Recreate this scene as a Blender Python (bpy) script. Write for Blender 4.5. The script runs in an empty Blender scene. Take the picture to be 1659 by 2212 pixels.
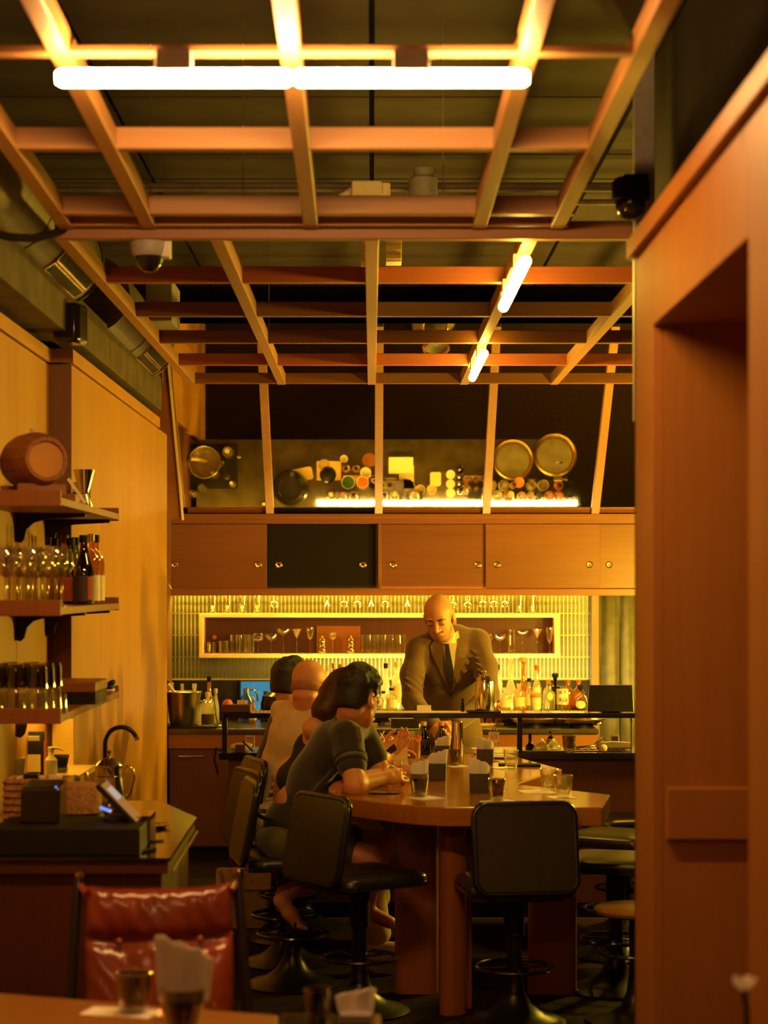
import bpy, bmesh, math, random
import numpy as np
from mathutils import Vector, Matrix, Euler
random.seed(7)
SC = bpy.context.scene
COL = SC.collection
# ------------------------------------------------------------------ camera, world, exposure
F = 4250.0                       # focal length in pixels of the 1659 x 2212 frame
EYE = 1.75                       # camera height; the camera stands at the origin and looks along +Y
cam_d = bpy.data.cameras.new('camera'); cam = bpy.data.objects.new('camera', cam_d); COL.objects.link(cam)
cam.location = (0, 0, EYE); cam.rotation_euler = (math.pi/2, 0, 0)
cam_d.sensor_fit = 'VERTICAL'; cam_d.sensor_height = 36; cam_d.lens = F/2212*36
cam_d.shift_x = (829.5-803)/2212; cam_d.shift_y = (1265-1106)/2212
cam_d.clip_start = .05; cam_d.clip_end = 60
cam_d.dof.use_dof = True; cam_d.dof.focus_distance = 10.4; cam_d.dof.aperture_fstop = 3.0
SC.camera = cam
wd = bpy.data.worlds.new('world'); SC.world = wd; wd.use_nodes = True
wd.node_tree.nodes['Background'].inputs[0].default_value = (1, .55, .2, 1)
wd.node_tree.nodes['Background'].inputs[1].default_value = .02
SC.view_settings.view_transform = 'Standard'; SC.view_settings.look = 'None'
SC.view_settings.exposure = 0.0; SC.view_settings.gamma = 1.0; SC.view_settings.use_curve_mapping = False
TUBE = 225.0                      # emission strength of the ceiling tubes
TUBE_COL = (1.0, .52, .16)
LED = 190.0                       # strip lights of the back bar
LED_COL = (1.0, .64, .045)
# ------------------------------------------------------------------ helpers
def P(px, py, Y):                # a point of the room at distance Y from the camera
    return Vector(((px-803)/F*Y, Y, EYE-(py-1265)/F*Y))
def PX(px, Y): return (px-803)/F*Y
def PZ(py, Y): return EYE-(py-1265)/F*Y
ORD = ['first','second','third','fourth','fifth','sixth','seventh','eighth','ninth','tenth','eleventh','twelfth','thirteenth',
       'fourteenth','fifteenth','sixteenth','seventeenth','eighteenth','nineteenth','twentieth']
MATS = {}
def _nt(name):
    m = bpy.data.materials.new(name); m.use_nodes = True; nt = m.node_tree
    MATS[name] = m
    return m, nt, nt.nodes['Principled BSDF']
def plain(name, col, rough=.5, metal=0, var=.15, scale=30, spec=.5, bump=0, coat=0, sheen=0, trans=0):
    m, nt, b = _nt(name); N, L = nt.nodes, nt.links
    tc = N.new('ShaderNodeTexCoord'); nz = N.new('ShaderNodeTexNoise'); nz.inputs['Scale'].default_value = scale
    nz.inputs['Detail'].default_value = 4
    cr = N.new('ShaderNodeValToRGB')
    cr.color_ramp.elements[0].position = .3; cr.color_ramp.elements[1].position = .7
    cr.color_ramp.elements[0].color = tuple(c*(1-var) for c in col)+(1,); cr.color_ramp.elements[1].color = tuple(min(1, c*(1+var)) for c in col)+(1,)
    L.new(tc.outputs['Object'], nz.inputs['Vector']); L.new(nz.outputs['Fac'], cr.inputs['Fac']); L.new(cr.outputs['Color'], b.inputs['Base Color'])
    b.inputs['Roughness'].default_value = rough; b.inputs['Metallic'].default_value = metal
    b.inputs['Specular IOR Level'].default_value = spec; b.inputs['Coat Weight'].default_value = coat; b.inputs['Coat Roughness'].default_value = .12
    if sheen: b.inputs['Sheen Weight'].default_value = sheen
    if bump:
        bp = N.new('ShaderNodeBump'); bp.inputs['Strength'].default_value = bump; bp.inputs['Distance'].default_value = .004
        L.new(nz.outputs['Fac'], bp.inputs['Height']); L.new(bp.outputs['Normal'], b.inputs['Normal'])
    return m
def wood(name, dark, light, stretch=(30, 30, 1.6), rough=.45, knots=False, coat=0., bump=.12):
    m, nt, b = _nt(name); N, L = nt.nodes, nt.links
    tc = N.new('ShaderNodeTexCoord'); mp = N.new('ShaderNodeMapping'); mp.inputs['Scale'].default_value = stretch
    nz = N.new('ShaderNodeTexNoise'); nz.inputs['Scale'].default_value = 1.6; nz.inputs['Detail'].default_value = 7; nz.inputs['Roughness'].default_value = .65
    nz.inputs['Distortion'].default_value = .4
    big = N.new('ShaderNodeTexNoise'); big.inputs['Scale'].default_value = .9; big.inputs['Detail'].default_value = 2
    mp2 = N.new('ShaderNodeMapping'); mp2.inputs['Scale'].default_value = tuple(.12*s for s in stretch)
    mx = N.new('ShaderNodeMath'); mx.operation = 'MULTIPLY_ADD'; mx.inputs[1].default_value = .55
    cr = N.new('ShaderNodeValToRGB'); e = cr.color_ramp.elements
    e[0].position = .28; e[1].position = .72; e[0].color = dark+(1,); e[1].color = light+(1,)
    L.new(tc.outputs['Object'], mp.inputs['Vector']); L.new(mp.outputs[0], nz.inputs['Vector'])
    L.new(tc.outputs['Object'], mp2.inputs['Vector']); L.new(mp2.outputs[0], big.inputs['Vector'])
    sc = N.new('ShaderNodeMath'); sc.operation = 'MULTIPLY'; sc.inputs[1].default_value = .45
    L.new(big.outputs['Fac'], sc.inputs[0]); L.new(nz.outputs['Fac'], mx.inputs[0]); L.new(sc.outputs[0], mx.inputs[2])
    L.new(mx.outputs[0], cr.inputs['Fac'])
    out = cr.outputs['Color']
    if knots:
        vo = N.new('ShaderNodeTexVoronoi'); vo.inputs['Scale'].default_value = 1.0
        mk = N.new('ShaderNodeMapping'); mk.inputs['Scale'].default_value = (3.2, 3.2, 1.9)
        kr = N.new('ShaderNodeValToRGB'); kr.color_ramp.elements[0].position = .04; kr.color_ramp.elements[1].position = .11
        kr.color_ramp.elements[0].color = (.35, .3, .25, 1); kr.color_ramp.elements[1].color = (1, 1, 1, 1)
        mm = N.new('ShaderNodeMixRGB'); mm.blend_type = 'MULTIPLY'; mm.inputs['Fac'].default_value = 1
        L.new(tc.outputs['Object'], mk.inputs['Vector']); L.new(mk.outputs[0], vo.inputs['Vector']); L.new(vo.outputs['Distance'], kr.inputs['Fac'])
        L.new(out, mm.inputs['Color1']); L.new(kr.outputs['Color'], mm.inputs['Color2']); out = mm.outputs['Color']
    L.new(out, b.inputs['Base Color'])
    b.inputs['Roughness'].default_value = rough; b.inputs['Coat Weight'].default_value = coat; b.inputs['Coat Roughness'].default_value = .15
    bp = N.new('ShaderNodeBump'); bp.inputs['Strength'].default_value = bump; bp.inputs['Distance'].default_value = .002
    L.new(nz.outputs['Fac'], bp.inputs['Height']); L.new(bp.outputs['Normal'], b.inputs['Normal'])
    return m
def emit(name, col, strength):
    m, nt, b = _nt(name); nt.nodes.remove(b)
    e = nt.nodes.new('ShaderNodeEmission'); e.inputs[0].default_value = tuple(col)+(1,); e.inputs[1].default_value = strength
    nt.links.new(e.outputs[0], nt.nodes['Material Output'].inputs[0])
    return m
def glass(name, tint=(1, 1, 1), frost=0., edge=.35, rough=.03):
    """blown glass seen as a wall: clear face-on, shiny and darker towards its outline"""
    m, nt, b = _nt(name); N, L = nt.nodes, nt.links; N.remove(b)
    tr = N.new('ShaderNodeBsdfTransparent'); tr.inputs[0].default_value = tuple(tint)+(1,)
    gl = N.new('ShaderNodeBsdfGlossy'); gl.inputs['Roughness'].default_value = rough; gl.inputs[0].default_value = (1, 1, 1, 1)
    lw = N.new('ShaderNodeLayerWeight'); lw.inputs['Blend'].default_value = edge
    mx = N.new('ShaderNodeMixShader')
    first = tr.outputs[0]
    if frost:
        tl = N.new('ShaderNodeBsdfTranslucent'); tl.inputs[0].default_value = tuple(tint)+(1,)
        m2 = N.new('ShaderNodeMixShader'); m2.inputs[0].default_value = frost
        L.new(tr.outputs[0], m2.inputs[1]); L.new(tl.outputs[0], m2.inputs[2]); first = m2.outputs[0]
    mul = N.new('ShaderNodeMath'); mul.operation = 'MULTIPLY_ADD'; mul.inputs[1].default_value = .75; mul.inputs[2].default_value = .05
    L.new(lw.outputs['Facing'], mul.inputs[0]); L.new(mul.outputs[0], mx.inputs[0])
    L.new(first, mx.inputs[1]); L.new(gl.outputs[0], mx.inputs[2])
    L.new(mx.outputs[0], N['Material Output'].inputs[0])
    return m
def sheet(name, col, k=.4):
    m, nt, b = _nt(name); N, L = nt.nodes, nt.links; N.remove(b)
    d = N.new('ShaderNodeBsdfDiffuse'); t = N.new('ShaderNodeBsdfTranslucent'); x = N.new('ShaderNodeMixShader'); nz = N.new('ShaderNodeTexNoise'); nz.inputs['Scale'].default_value = 40
    cr = N.new('ShaderNodeValToRGB'); cr.color_ramp.elements[0].color = tuple(c*.92 for c in col)+(1,); cr.color_ramp.elements[1].color = tuple(col)+(1,)
    L.new(nz.outputs['Fac'], cr.inputs['Fac']); L.new(cr.outputs['Color'], d.inputs[0]); L.new(cr.outputs['Color'], t.inputs[0]); x.inputs[0].default_value = k
    L.new(d.outputs[0], x.inputs[1]); L.new(t.outputs[0], x.inputs[2]); L.new(x.outputs[0], N['Material Output'].inputs[0]); return m
sheet('tissue', (.97, .91, .82), .32)
# palette --------------------------------------------------------
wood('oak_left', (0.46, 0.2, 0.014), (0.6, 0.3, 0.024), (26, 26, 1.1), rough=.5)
wood('oak_shaded', (0.13, 0.042, 0.005), (0.19, 0.07, 0.009), (26, 26, 1.1), rough=.5)  # the same oak as the boards, darkened in colour for faces turned from the light
wood('veneer', (0.2, 0.058, 0.005), (0.31, 0.1, 0.01), (1.2, 26, 34), rough=.42)          # grain along X
wood('veneer_z', (0.2, 0.058, 0.006), (0.31, 0.1, 0.011), (30, 30, 1.3), rough=.45)         # grain along Z
wood('right_wood', (0.27, 0.098, 0.009), (0.37, 0.145, 0.016), (16, 16, .9), rough=.55, knots=True)
wood('lattice_x', (0.2480, 0.1085, 0.0310), (0.3472, 0.1674, 0.0496), (1.5, 40, 40), rough=.5)
wood('lattice_y', (0.3300, 0.1500, 0.0413), (0.4500, 0.2250, 0.0675), (40, 1.5, 40), rough=.5)
wood('lattice_shaded', (.19, .068, .015), (.27, .105, .024), (1.5, 40, 40), rough=.5)  # far cross battens: shade on their front faces put into a darker wood colour
wood('lattice_red', (0.3150, 0.0750, 0.0225), (0.4125, 0.1125, 0.0338), (1.5, 40, 40), rough=.45)
wood('table_wood', (0.3, 0.095, 0.01), (0.44, 0.16, 0.018), (2.0, 30, 30), rough=.17, coat=.6, bump=.03)
wood('table_leg', (.22, .06, .008), (.33, .095, .014), (30, 30, 1.4), rough=.35)
wood('cabinet_dark', (0.0600, 0.0144, 0.0040), (0.1000, 0.0256, 0.0072), (34, 34, 1.2), rough=.4)
wood('near_table', (0.24, 0.09, 0.012), (0.32, 0.13, 0.018), (2, 26, 26), rough=.4)
wood('barrel_wood', (.22, .075, .02), (.34, .13, .03), (3, 30, 30), rough=.55)
wood('barrel_head', (.46, .20, .025), (.60, .29, .04), (3, 30, 30), rough=.5)
wood('light_board', (.75, .5, .16), (.88, .62, .24), (3, 22, 22), rough=.5)
plain('concrete', (0.0910, 0.0616, 0.0252), .8, var=.35, scale=7, bump=.3)
plain('ceiling_dark', (.034, .019, .009), .85, var=.3, scale=5, bump=.2)
plain('void_dark', (.018, .012, .007), .85, var=.3, scale=5)
plain('floor_carpet', (.016, .008, .004), .95, var=.4, scale=60, bump=.3, spec=.08)
plain('black_stone', (.012, .010, .008), .12, var=.3, scale=20, coat=.4)
plain('dark_steel', (.11, .085, .045), .30, metal=.75, var=.3, scale=9)
plain('holder_grey', (.055, .042, .024), .5, var=.2)
plain('black_matte', (.011, .007, .005), .6, var=.2, spec=.25)
plain('black_gloss', (.012, .010, .009), .18, var=.2)
plain('black_metal', (.016, .014, .012), .35, metal=.6, var=.2)
plain('vinyl', (0.0195, 0.0158, 0.0083), .32, var=.25, scale=40, bump=.12)
plain('vinyl_trim', (.012, .011, .008), .22, var=.2)
plain('leather', (0.2210, 0.0357, 0.0119), .27, var=.3, scale=9, bump=.25, coat=.25)
plain('steel', (.72, .66, .55), .16, metal=1, var=.08)
plain('brushed_steel', (.60, .52, .40), .3, metal=1, var=.15, scale=50)
plain('brass', (.80, .58, .22), .22, metal=1, var=.1)
plain('duct_metal', (.20, .165, .12), .5, metal=.35, var=.2, scale=12)
plain('tile_glaze', (.085, .085, .055), .28, var=.35, scale=25)
plain('grout', (.80, .62, .26), .8, var=.08)
plain('paper', (.92, .84, .72), .85, var=.05)
plain('cream', (.80, .66, .40), .6, var=.06)
plain('cork', (.62, .40, .18), .8, var=.25, scale=80)
plain('white_plastic', (.62, .58, .52), .45, var=.06)
plain('grey_plastic', (.30, .28, .26), .5, var=.1)
plain('curtain', (.16, .135, .06), .85, var=.25, scale=14, sheen=.3)
plain('blue_light_tint', (.06, .08, .22), .85, var=.2)  # colour standing in for the blue light at the curtain edge
plain('skin_light', (.62, .27, .115), .5, var=.08, scale=14)
plain('skin_warm', (.56, .215, .085), .5, var=.08, scale=14)
plain('hair_black', (.012, .007, .004), .62, var=.4, scale=60, bump=.6)
plain('hair_auburn', (.06, .012, .005), .55, var=.5, scale=45, bump=.6)
plain('stubble', (.36, .15, .06), .7, var=.25, scale=90)
plain('jacket', (.125, .060, .020), .85, var=.28, scale=160, sheen=.35, bump=.15)
plain('shirt_cream', (.70, .55, .30), .8, var=.05)
plain('tie_black', (.013, .009, .009), .6, var=.3, scale=90)
plain('polo_dark', (0.0195, 0.0112, 0.0053), .85, var=.3, scale=30, sheen=.3)
plain('polo_stripe', (.11, .08, .05), .85, var=.2)
plain('shorts_olive', (.075, .065, .02), .85, var=.25, scale=20, sheen=.2)
plain('tshirt_beige', (.64, .48, .25), .85, var=.1, scale=14, sheen=.2, bump=.1)
plain('tank_black', (.018, .013, .009), .85, var=.2)
plain('trousers_pale', (.62, .48, .24), .85, var=.1)
plain('jeans', (.05, .035, .025), .85, var=.25)
plain('canvas', (.60, .44, .22), .9, var=.15, scale=40, bump=.2)
plain('wicker', (.35, .16, .045), .75, var=.5, scale=90, bump=.8)
plain('herb_green', (.05, .16, .02), .6, var=.5, scale=60)
plain('salmon', (.75, .22, .08), .5, var=.2)
plain('red_drink', (.45, .05, .015), .15, var=.1)
plain('rubber_blue', (.02, .05, .35), .5)
plain('red_label', (.55, .09, .04), .6, var=.1)
plain('green_label', (.14, .22, .06), .6, var=.1)
plain('dark_label', (.05, .03, .02), .6, var=.2)
plain('orange_cap', (.65, .14, .04), .5, var=.1)
plain('liquor_amber', (.55, .22, .03), .2, var=.1)
plain('mirror', (.78, .70, .5), .025, metal=1, var=.12, scale=3)
glass('glass_clear', (.97, .95, .9), frost=.025, edge=.42)
glass('glass_smoke', (.50, .46, .36), edge=.4)
glass('glass_bottle', (.95, .90, .74), frost=.42, edge=.35)
glass('glass_amber', (.85, .50, .12), frost=.25, edge=.35)
glass('glass_green', (.22, .42, .08), frost=.15, edge=.4)
glass('glass_dark', (.05, .028, .012), edge=.35)
emit('tube_light', TUBE_COL, TUBE)
emit('assumed_tube_light', TUBE_COL, 85.0)  # glow of the assumed tubes above the camera
emit('tube_light_bar', (1.0, .61, .07), 75.0)
emit('led_bottles', (1.0, .72, .16), 330.0)
emit('led_light', LED_COL, LED)
emit('assumed_globe_light', (1.0, .63, .04), 520.0)  # glow of the assumed sconces at the far right
emit('led_soft', LED_COL, 30.0)
emit('blue_glow', (.05, .30, .50), .95)
emit('blue_dot', (.12, .25, 1.0), 1.6)
emit('screen_amber', (.75, .32, .06), .5)
emit('screen_white', (.85, .7, .6), .55)
emit('flame', (1.0, .25, .05), 3.0)

class B:
    """collects the shapes of ONE mesh"""
    def __init__(s): s.v = []; s.f = []; s.m = []; s.cur = 0
    def add(s, vs, fs):
        o = len(s.v); s.v += [tuple(v) for v in vs]
        for f in fs: s.f.append(tuple(i+o for i in f)); s.m.append(s.cur)
        return s
    def box(s, lo, hi, rot=None, about=None):
        x0, y0, z0 = lo; x1, y1, z1 = hi
        vs = [Vector(p) for p in ((x0,y0,z0),(x1,y0,z0),(x1,y1,z0),(x0,y1,z0),(x0,y0,z1),(x1,y0,z1),(x1,y1,z1),(x0,y1,z1))]
        if rot is not None:
            R = Euler(rot).to_matrix(); c = Vector(about) if about else (Vector(lo)+Vector(hi))/2
            vs = [R @ (v-c)+c for v in vs]
        return s.add(vs, [(0,3,2,1),(4,5,6,7),(0,1,5,4),(1,2,6,5),(2,3,7,6),(3,0,4,7)])
    def cbox(s, c, d, rot=None):
        c = Vector(c); d = Vector(d)/2
        return s.box(c-d, c+d, rot)
    def hexa(s, pts):            # 4 lower points, 4 upper points, same order
        return s.add(pts, [(0,3,2,1),(4,5,6,7),(0,1,5,4),(1,2,6,5),(2,3,7,6),(3,0,4,7)])
    def tube(s, path, r, n=10, caps=True):
        path = [Vector(p) for p in path]; k = len(path)
        rs = r if isinstance(r, (list, tuple)) else [r]*k
        vs = []; ref = None
        for i, p in enumerate(path):
            t = (path[min(i+1, k-1)]-path[max(i-1, 0)]).normalized()
            if ref is None:
                ref = Vector((0,0,1)) if abs(t.z) < .9 else Vector((1,0,0))
            a = (ref-t*ref.dot(t)).normalized(); ref = a; b = t.cross(a)
            for j in range(n):
                w = 2*math.pi*j/n; vs.append(p+(a*math.cos(w)+b*math.sin(w))*rs[i])
        fs = [(i*n+j, i*n+(j+1) % n, (i+1)*n+(j+1) % n, (i+1)*n+j) for i in range(k-1) for j in range(n)]
        if caps: fs += [tuple(range(n))[::-1], tuple((k-1)*n+j for j in range(n))]
        return s.add(vs, fs)
    def cyl(s, c, r, h, n=24, r2=None):
        c = Vector(c)
        return s.lathe([(0, 0), (r, 0), (r2 if r2 is not None else r, h), (0, h)], c, n)
    def lathe(s, prof, c=(0,0,0), n=20, axis=None):
        c = Vector(c); R = Matrix.Identity(3) if axis is None else Vector((0,0,1)).rotation_difference(Vector(axis)).to_matrix()
        vs = []; rings = []
        for (r, z) in prof:
            if r < 1e-6: rings.append([len(vs)]); vs.append(R @ Vector((0,0,z))+c)
            else:
                rings.append(list(range(len(vs), len(vs)+n)))
                for j in range(n):
                    w = 2*math.pi*j/n; vs.append(R @ Vector((r*math.cos(w), r*math.sin(w), z))+c)
        fs = []
        for a, b in zip(rings, rings[1:]):
            for j in range(n):
                j2 = (j+1) % n
                if len(a) == 1 and len(b) == 1: continue
                if len(a) == 1: fs.append((a[0], b[j2], b[j]))
                elif len(b) == 1: fs.append((a[j], a[j2], b[0]))
                else: fs.append((a[j], a[j2], b[j2], b[j]))
        return s.add(vs, fs)
    def prism(s, poly, z0, z1):
        n = len(poly)
        vs = [(x, y, z0) for x, y in poly]+[(x, y, z1) for x, y in poly]
        return s.add(vs, [tuple(range(n))[::-1], tuple(range(n, 2*n))]+[(i, (i+1) % n, (i+1) % n+n, i+n) for i in range(n)])
    def ring(s, c, R, r, n=36, m=8, axis=(0,0,1)):
        Q = Vector((0,0,1)).rotation_difference(Vector(axis)).to_matrix(); c = Vector(c); vs = []
        for i in range(n):
            a = 2*math.pi*i/n
            for j in range(m):
                b = 2*math.pi*j/m; q = R+r*math.cos(b)
                vs.append(Q @ Vector((q*math.cos(a), q*math.sin(a), r*math.sin(b)))+c)
        return s.add(vs, [(i*m+j, ((i+1) % n)*m+j, ((i+1) % n)*m+(j+1) % m, i*m+(j+1) % m) for i in range(n) for j in range(m)])
    def ball(s, c, r, n=16, m=10, rot=None):
        r = r if isinstance(r, (tuple, list)) else (r, r, r); c = Vector(c)
        pr = [(math.sin(math.pi*i/m), -math.cos(math.pi*i/m)) for i in range(m+1)]; pr[0] = (0, -1); pr[-1] = (0, 1)
        k = len(s.v); s.lathe(pr, (0,0,0), n)
        R = Euler(rot).to_matrix() if rot is not None else Matrix.Identity(3)
        for i in range(k, len(s.v)):
            p = s.v[i]; s.v[i] = tuple(R @ Vector((p[0]*r[0], p[1]*r[1], p[2]*r[2]))+c)
        return s
    def loft(s, rings, closed=True, caps=True):
        n = len(rings[0]); vs = [v for r in rings for v in r]; fs = []
        for i in range(len(rings)-1):
            for j in range(n if closed else n-1):
                j2 = (j+1) % n; fs.append((i*n+j, i*n+j2, (i+1)*n+j2, (i+1)*n+j))
        if caps: fs += [tuple(range(n))[::-1], tuple((len(rings)-1)*n+j for j in range(n))]
        return s.add(vs, fs)
    def mesh(s, name, mats, smooth=None):
        me = bpy.data.meshes.new(name); me.from_pydata(s.v, [], s.f)
        for m in (mats if isinstance(mats, (list, tuple)) else [mats]): me.materials.append(MATS[m])
        if any(s.m): me.polygons.foreach_set('material_index', s.m)
        bm = bmesh.new(); bm.from_mesh(me); bmesh.ops.recalc_face_normals(bm, faces=bm.faces); bm.to_mesh(me); bm.free()
        if smooth:
            me.polygons.foreach_set('use_smooth', [True]*len(me.polygons))
            me.set_sharp_from_angle(angle=math.radians(smooth))
        me.update(); return me
def tag(o, label=None, cat=None, group=None, kind=None):
    if label: o['label'] = label
    if cat: o['category'] = cat
    if group: o['group'] = group
    if kind: o['kind'] = kind
    return o
def ob(name, b, mat, parent=None, label=None, cat=None, group=None, kind=None, loc=None, rot=None, bevel=0, smooth=40, seg=2):
    me = b if isinstance(b, bpy.types.Mesh) else b.mesh(name, mat, smooth)
    o = bpy.data.objects.new(name, me); COL.objects.link(o)
    if parent is not None: o.parent = parent
    if loc is not None: o.location = loc
    if rot is not None: o.rotation_euler = rot
    if bevel:
        md = o.modifiers.new('bevel', 'BEVEL'); md.width = bevel; md.segments = seg; md.limit_method = 'ANGLE'; md.angle_limit = math.radians(35)
    return tag(o, label, cat, group, kind)
def empty(name, label, cat, loc=(0,0,0), rotz=0, group=None, kind=None):
    o = bpy.data.objects.new(name, None); COL.objects.link(o); o.location = loc; o.rotation_euler = (0,0,rotz); o.empty_display_size = .1
    return tag(o, label, cat, group, kind)
def dup(root, loc, rotz=0, label=None, group=None, scale=None):
    def cp(o, parent):
        c = o.copy(); COL.objects.link(c)
        if parent is not None: c.parent = parent
        for ch in list(o.children): cp(ch, c)
        return c
    r = cp(root, None); r.location = loc; r.rotation_euler = (0, 0, rotz)
    if scale: r.scale = scale if isinstance(scale, (tuple, list)) else (scale,)*3
    return tag(r, label, None, group)
def text(name, body, size, mat, loc, rot, parent, align='CENTER', off=0):
    cu = bpy.data.curves.new(name, 'FONT'); cu.body = body; cu.size = size; cu.align_x = align; cu.align_y = 'CENTER'; cu.extrude = .0003
    t = bpy.data.objects.new(name, cu); COL.objects.link(t)
    dg = bpy.context.evaluated_depsgraph_get(); me = bpy.data.meshes.new_from_object(t.evaluated_get(dg))
    COL.objects.unlink(t); bpy.data.objects.remove(t)
    me.materials.clear(); me.materials.append(MATS[mat])
    o = bpy.data.objects.new(name, me); COL.objects.link(o); o.location = loc; o.rotation_euler = rot; o.parent = parent
    return o
# ------------------------------------------------------------------ large structure
b = B().box((-3, -.5, -.1), (3.2, 14, 0)); ob('floor', b, 'floor_carpet', kind='structure', smooth=None)
ceil = ob('ceiling', B().box((-3, -.5, 3.64), (3.2, 14, 3.8)), 'void_dark', kind='structure', smooth=None)
pan = B().box((-.49, -.74, -.02), (.49, .74, .02)).mesh('ceiling_panel', 'ceiling_dark')
for i in range(6):
    for j in range(8):
        ob('ceiling_panel', pan, None, ceil, loc=(-2.5+i*1.0, 2.2+j*1.5, 3.62), smooth=None)
# left wall: a recessed near run and a proud far run, clad in wide oak boards
wl = ob('wall_left', B().box((-3, -.5, 0), (-1.42, 8.46, 2.70)).box((-3, 8.46, 0), (-1.325, 13.05, 2.70)), 'oak_shaded', kind='structure', smooth=None)
def board_run(x, t, ys, z0, z1):
    for a, c in zip(ys, ys[1:]):
        ob('plank', B().box((x-t, a+.0025, z0), (x, c-.0025, z1)), 'oak_left', wl, bevel=.002, smooth=None, seg=1)
board_run(-1.386, .034, [2.2, 3.1, 4.0, 4.9, 5.8, 6.7, 7.68, 8.458], .0, 2.70)
board_run(-1.29, .035, [8.46, 9.37, 10.19, 10.99, 11.8, 12.4], 0, 2.70)
ob('plank', B().box((-1.386, 8.445, 0), (-1.29, 8.46, 2.70)), 'oak_shaded', wl, smooth=None)     # return of the step, same oak with its shade put into the colour
for (x, y0, y1) in ((-1.376, 2.2, 8.44), (-1.28, 8.44, 11.9)):
    ob('top_rail', B().box((x-.05, y0, 2.705), (x, y1, 2.765)), 'oak_left', wl, bevel=.003, smooth=None)
ob('trim_1', B().box((-1.376, 8.425, 2.705), (-1.28, 8.44, 2.765)), 'oak_shaded', kind='structure', smooth=None)
# right wall: a thick wall with one deep opening, timber clad
XR = .762
wr = ob('wall_right', B().box((XR+.03, 5.34, 0), (XR+.75, 5.68, 2.69)), 'right_wood', kind='structure', smooth=None)
ob('far_stile', B().box((XR, 5.34, 0), (XR+.03, 5.70, 2.69)), 'right_wood', wr, bevel=.003, smooth=None)
ob('end_board', B().box((XR, 5.68, 0), (XR+.75, 5.70, 2.69)), 'right_wood', wr, smooth=None)
ob('near_stile', B().box((XR, 2.2, 0), (XR+.04, 3.98, 2.69)), 'right_wood', wr, bevel=.003, smooth=None)
ob('near_body', B().box((XR+.04, 2.2, 0), (XR+.75, 3.96, 2.69)), 'right_wood', wr, smooth=None)
ob('header', B().box((XR, 3.98, 2.455), (XR+.03, 5.34, 2.69)), 'right_wood', wr, bevel=.003, smooth=None)
ob('soffit', B().box((XR+.03, 3.97, 2.458), (XR+.75, 5.34, 2.69)), 'right_wood', wr, smooth=None)
ob('jamb_panel', B().box((XR+.03, 5.322, 0), (XR+.75, 5.34, 2.458)), 'right_wood', wr, smooth=None)
ob('jamb_rail', B().box((XR+.033, 5.300, PZ(1815, 5.30)), (XR+.75, 5.322, PZ(1702, 5.30))), 'right_wood', wr, bevel=.004, smooth=None)
ob('recess_back', B().box((XR+.75, 2.2, 0), (XR+.79, 5.70, 2.69)), 'right_wood', wr, smooth=None)
ob('top_rail', B().box((XR-.022, 2.2, 2.695), (XR+.05, 5.72, 2.752)), 'right_wood', wr, bevel=.004, smooth=None)
ob('end_rail', B().box((XR+.05, 5.66, 2.695), (XR+.8, 5.72, 2.752)), 'right_wood', wr, bevel=.004, smooth=None)
ob('trim_3', B().box((1.0, 2.0, 2.72), (1.45, 7.0, 3.62)), 'void_dark', kind='structure', smooth=None)      # dark bulkhead above the timber wall
# the far right side of the room, beyond the end of that wall
ob('wall_far_right', B().box((2.35, 2.0, 0), (2.5, 14, 3.64)), 'void_dark', kind='structure', smooth=None)
ob('wall_far_left', B().box((-2.0, 2.0, 2.75), (-1.9, 14, 3.64)), 'concrete', kind='structure', smooth=None)
# back wall
YT = 13.30
wb = ob('wall_back', B().box((-2, 13.34, 0), (3, 13.5, 3.64)), 'void_dark', kind='structure', smooth=None)
gx0, gx1 = PX(364, YT), PX(1276, YT); gz1 = PZ(1276, YT); gz0 = PZ(1469, YT)
ob('grout_bed', B().box((gx0, YT, gz0), (gx1, 13.34, gz1)), 'grout', wb, smooth=None)
tw, th = .0265, .1475
cols = int((gx1-gx0)/tw)+1; zt = PZ(1325, YT)
tile = B().box((-.0092, -.006, -.0705), (.0092, .004, .0705)).mesh('tile', 'tile_glaze')
nx0, nx1, nz0, nz1 = PX(430, YT)-.01, PX(1208, YT)+.01, PZ(1420, YT), PZ(1325, YT)
ntile = 0
for r in range(-1, 3):
    for c in range(cols):
        x = gx0+.008+c*tw; z = zt-th*(r+.5)
        if x > gx1-.01: continue
        if nx0 < x < nx1 and r in (0, 1): continue
        t = ob('tile', tile, None, wb, loc=(x, YT-.003+random.uniform(-.0012, .0012), z), smooth=None); ntile += 1
ob('trim_2', B().box((gx1, 13.22, .0), (gx1+.045, 13.34, gz1+.02)), 'veneer_z', kind='structure', smooth=None)       # post beside the tiles
ob('splashback', B().box((PX(345, YT), 13.285, .84), (PX(519, YT), 13.34, gz0)).box((PX(596, YT), 13.285, .84), (gx1, 13.34, gz0)), 'black_gloss', wb, smooth=None)
# blue-lit glass hatch in the splashback
hx0, hx1 = PX(519, YT), PX(596, YT)
win = empty('window_1', None, None, (0,0,0), kind='structure')
ob('lit_pane', B().box((hx0, 13.325, .86), (hx1, 13.335, gz0-.004)), 'blue_glow', win, smooth=None)
ob('window_frame', B().box((hx0-.006, 13.27, .85), (hx0+.004, 13.335, gz0)).box((hx1-.004, 13.27, .85), (hx1+.006, 13.335, gz0)).box((hx0, 13.27, gz0-.008), (hx1, 13.335, gz0)), 'black_metal', win, smooth=None)
ob('window_glass', B().box((hx0+.004, 13.29, .86), (hx1-.004, 13.293, gz0-.008)), 'glass_clear', win, smooth=None)

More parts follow.
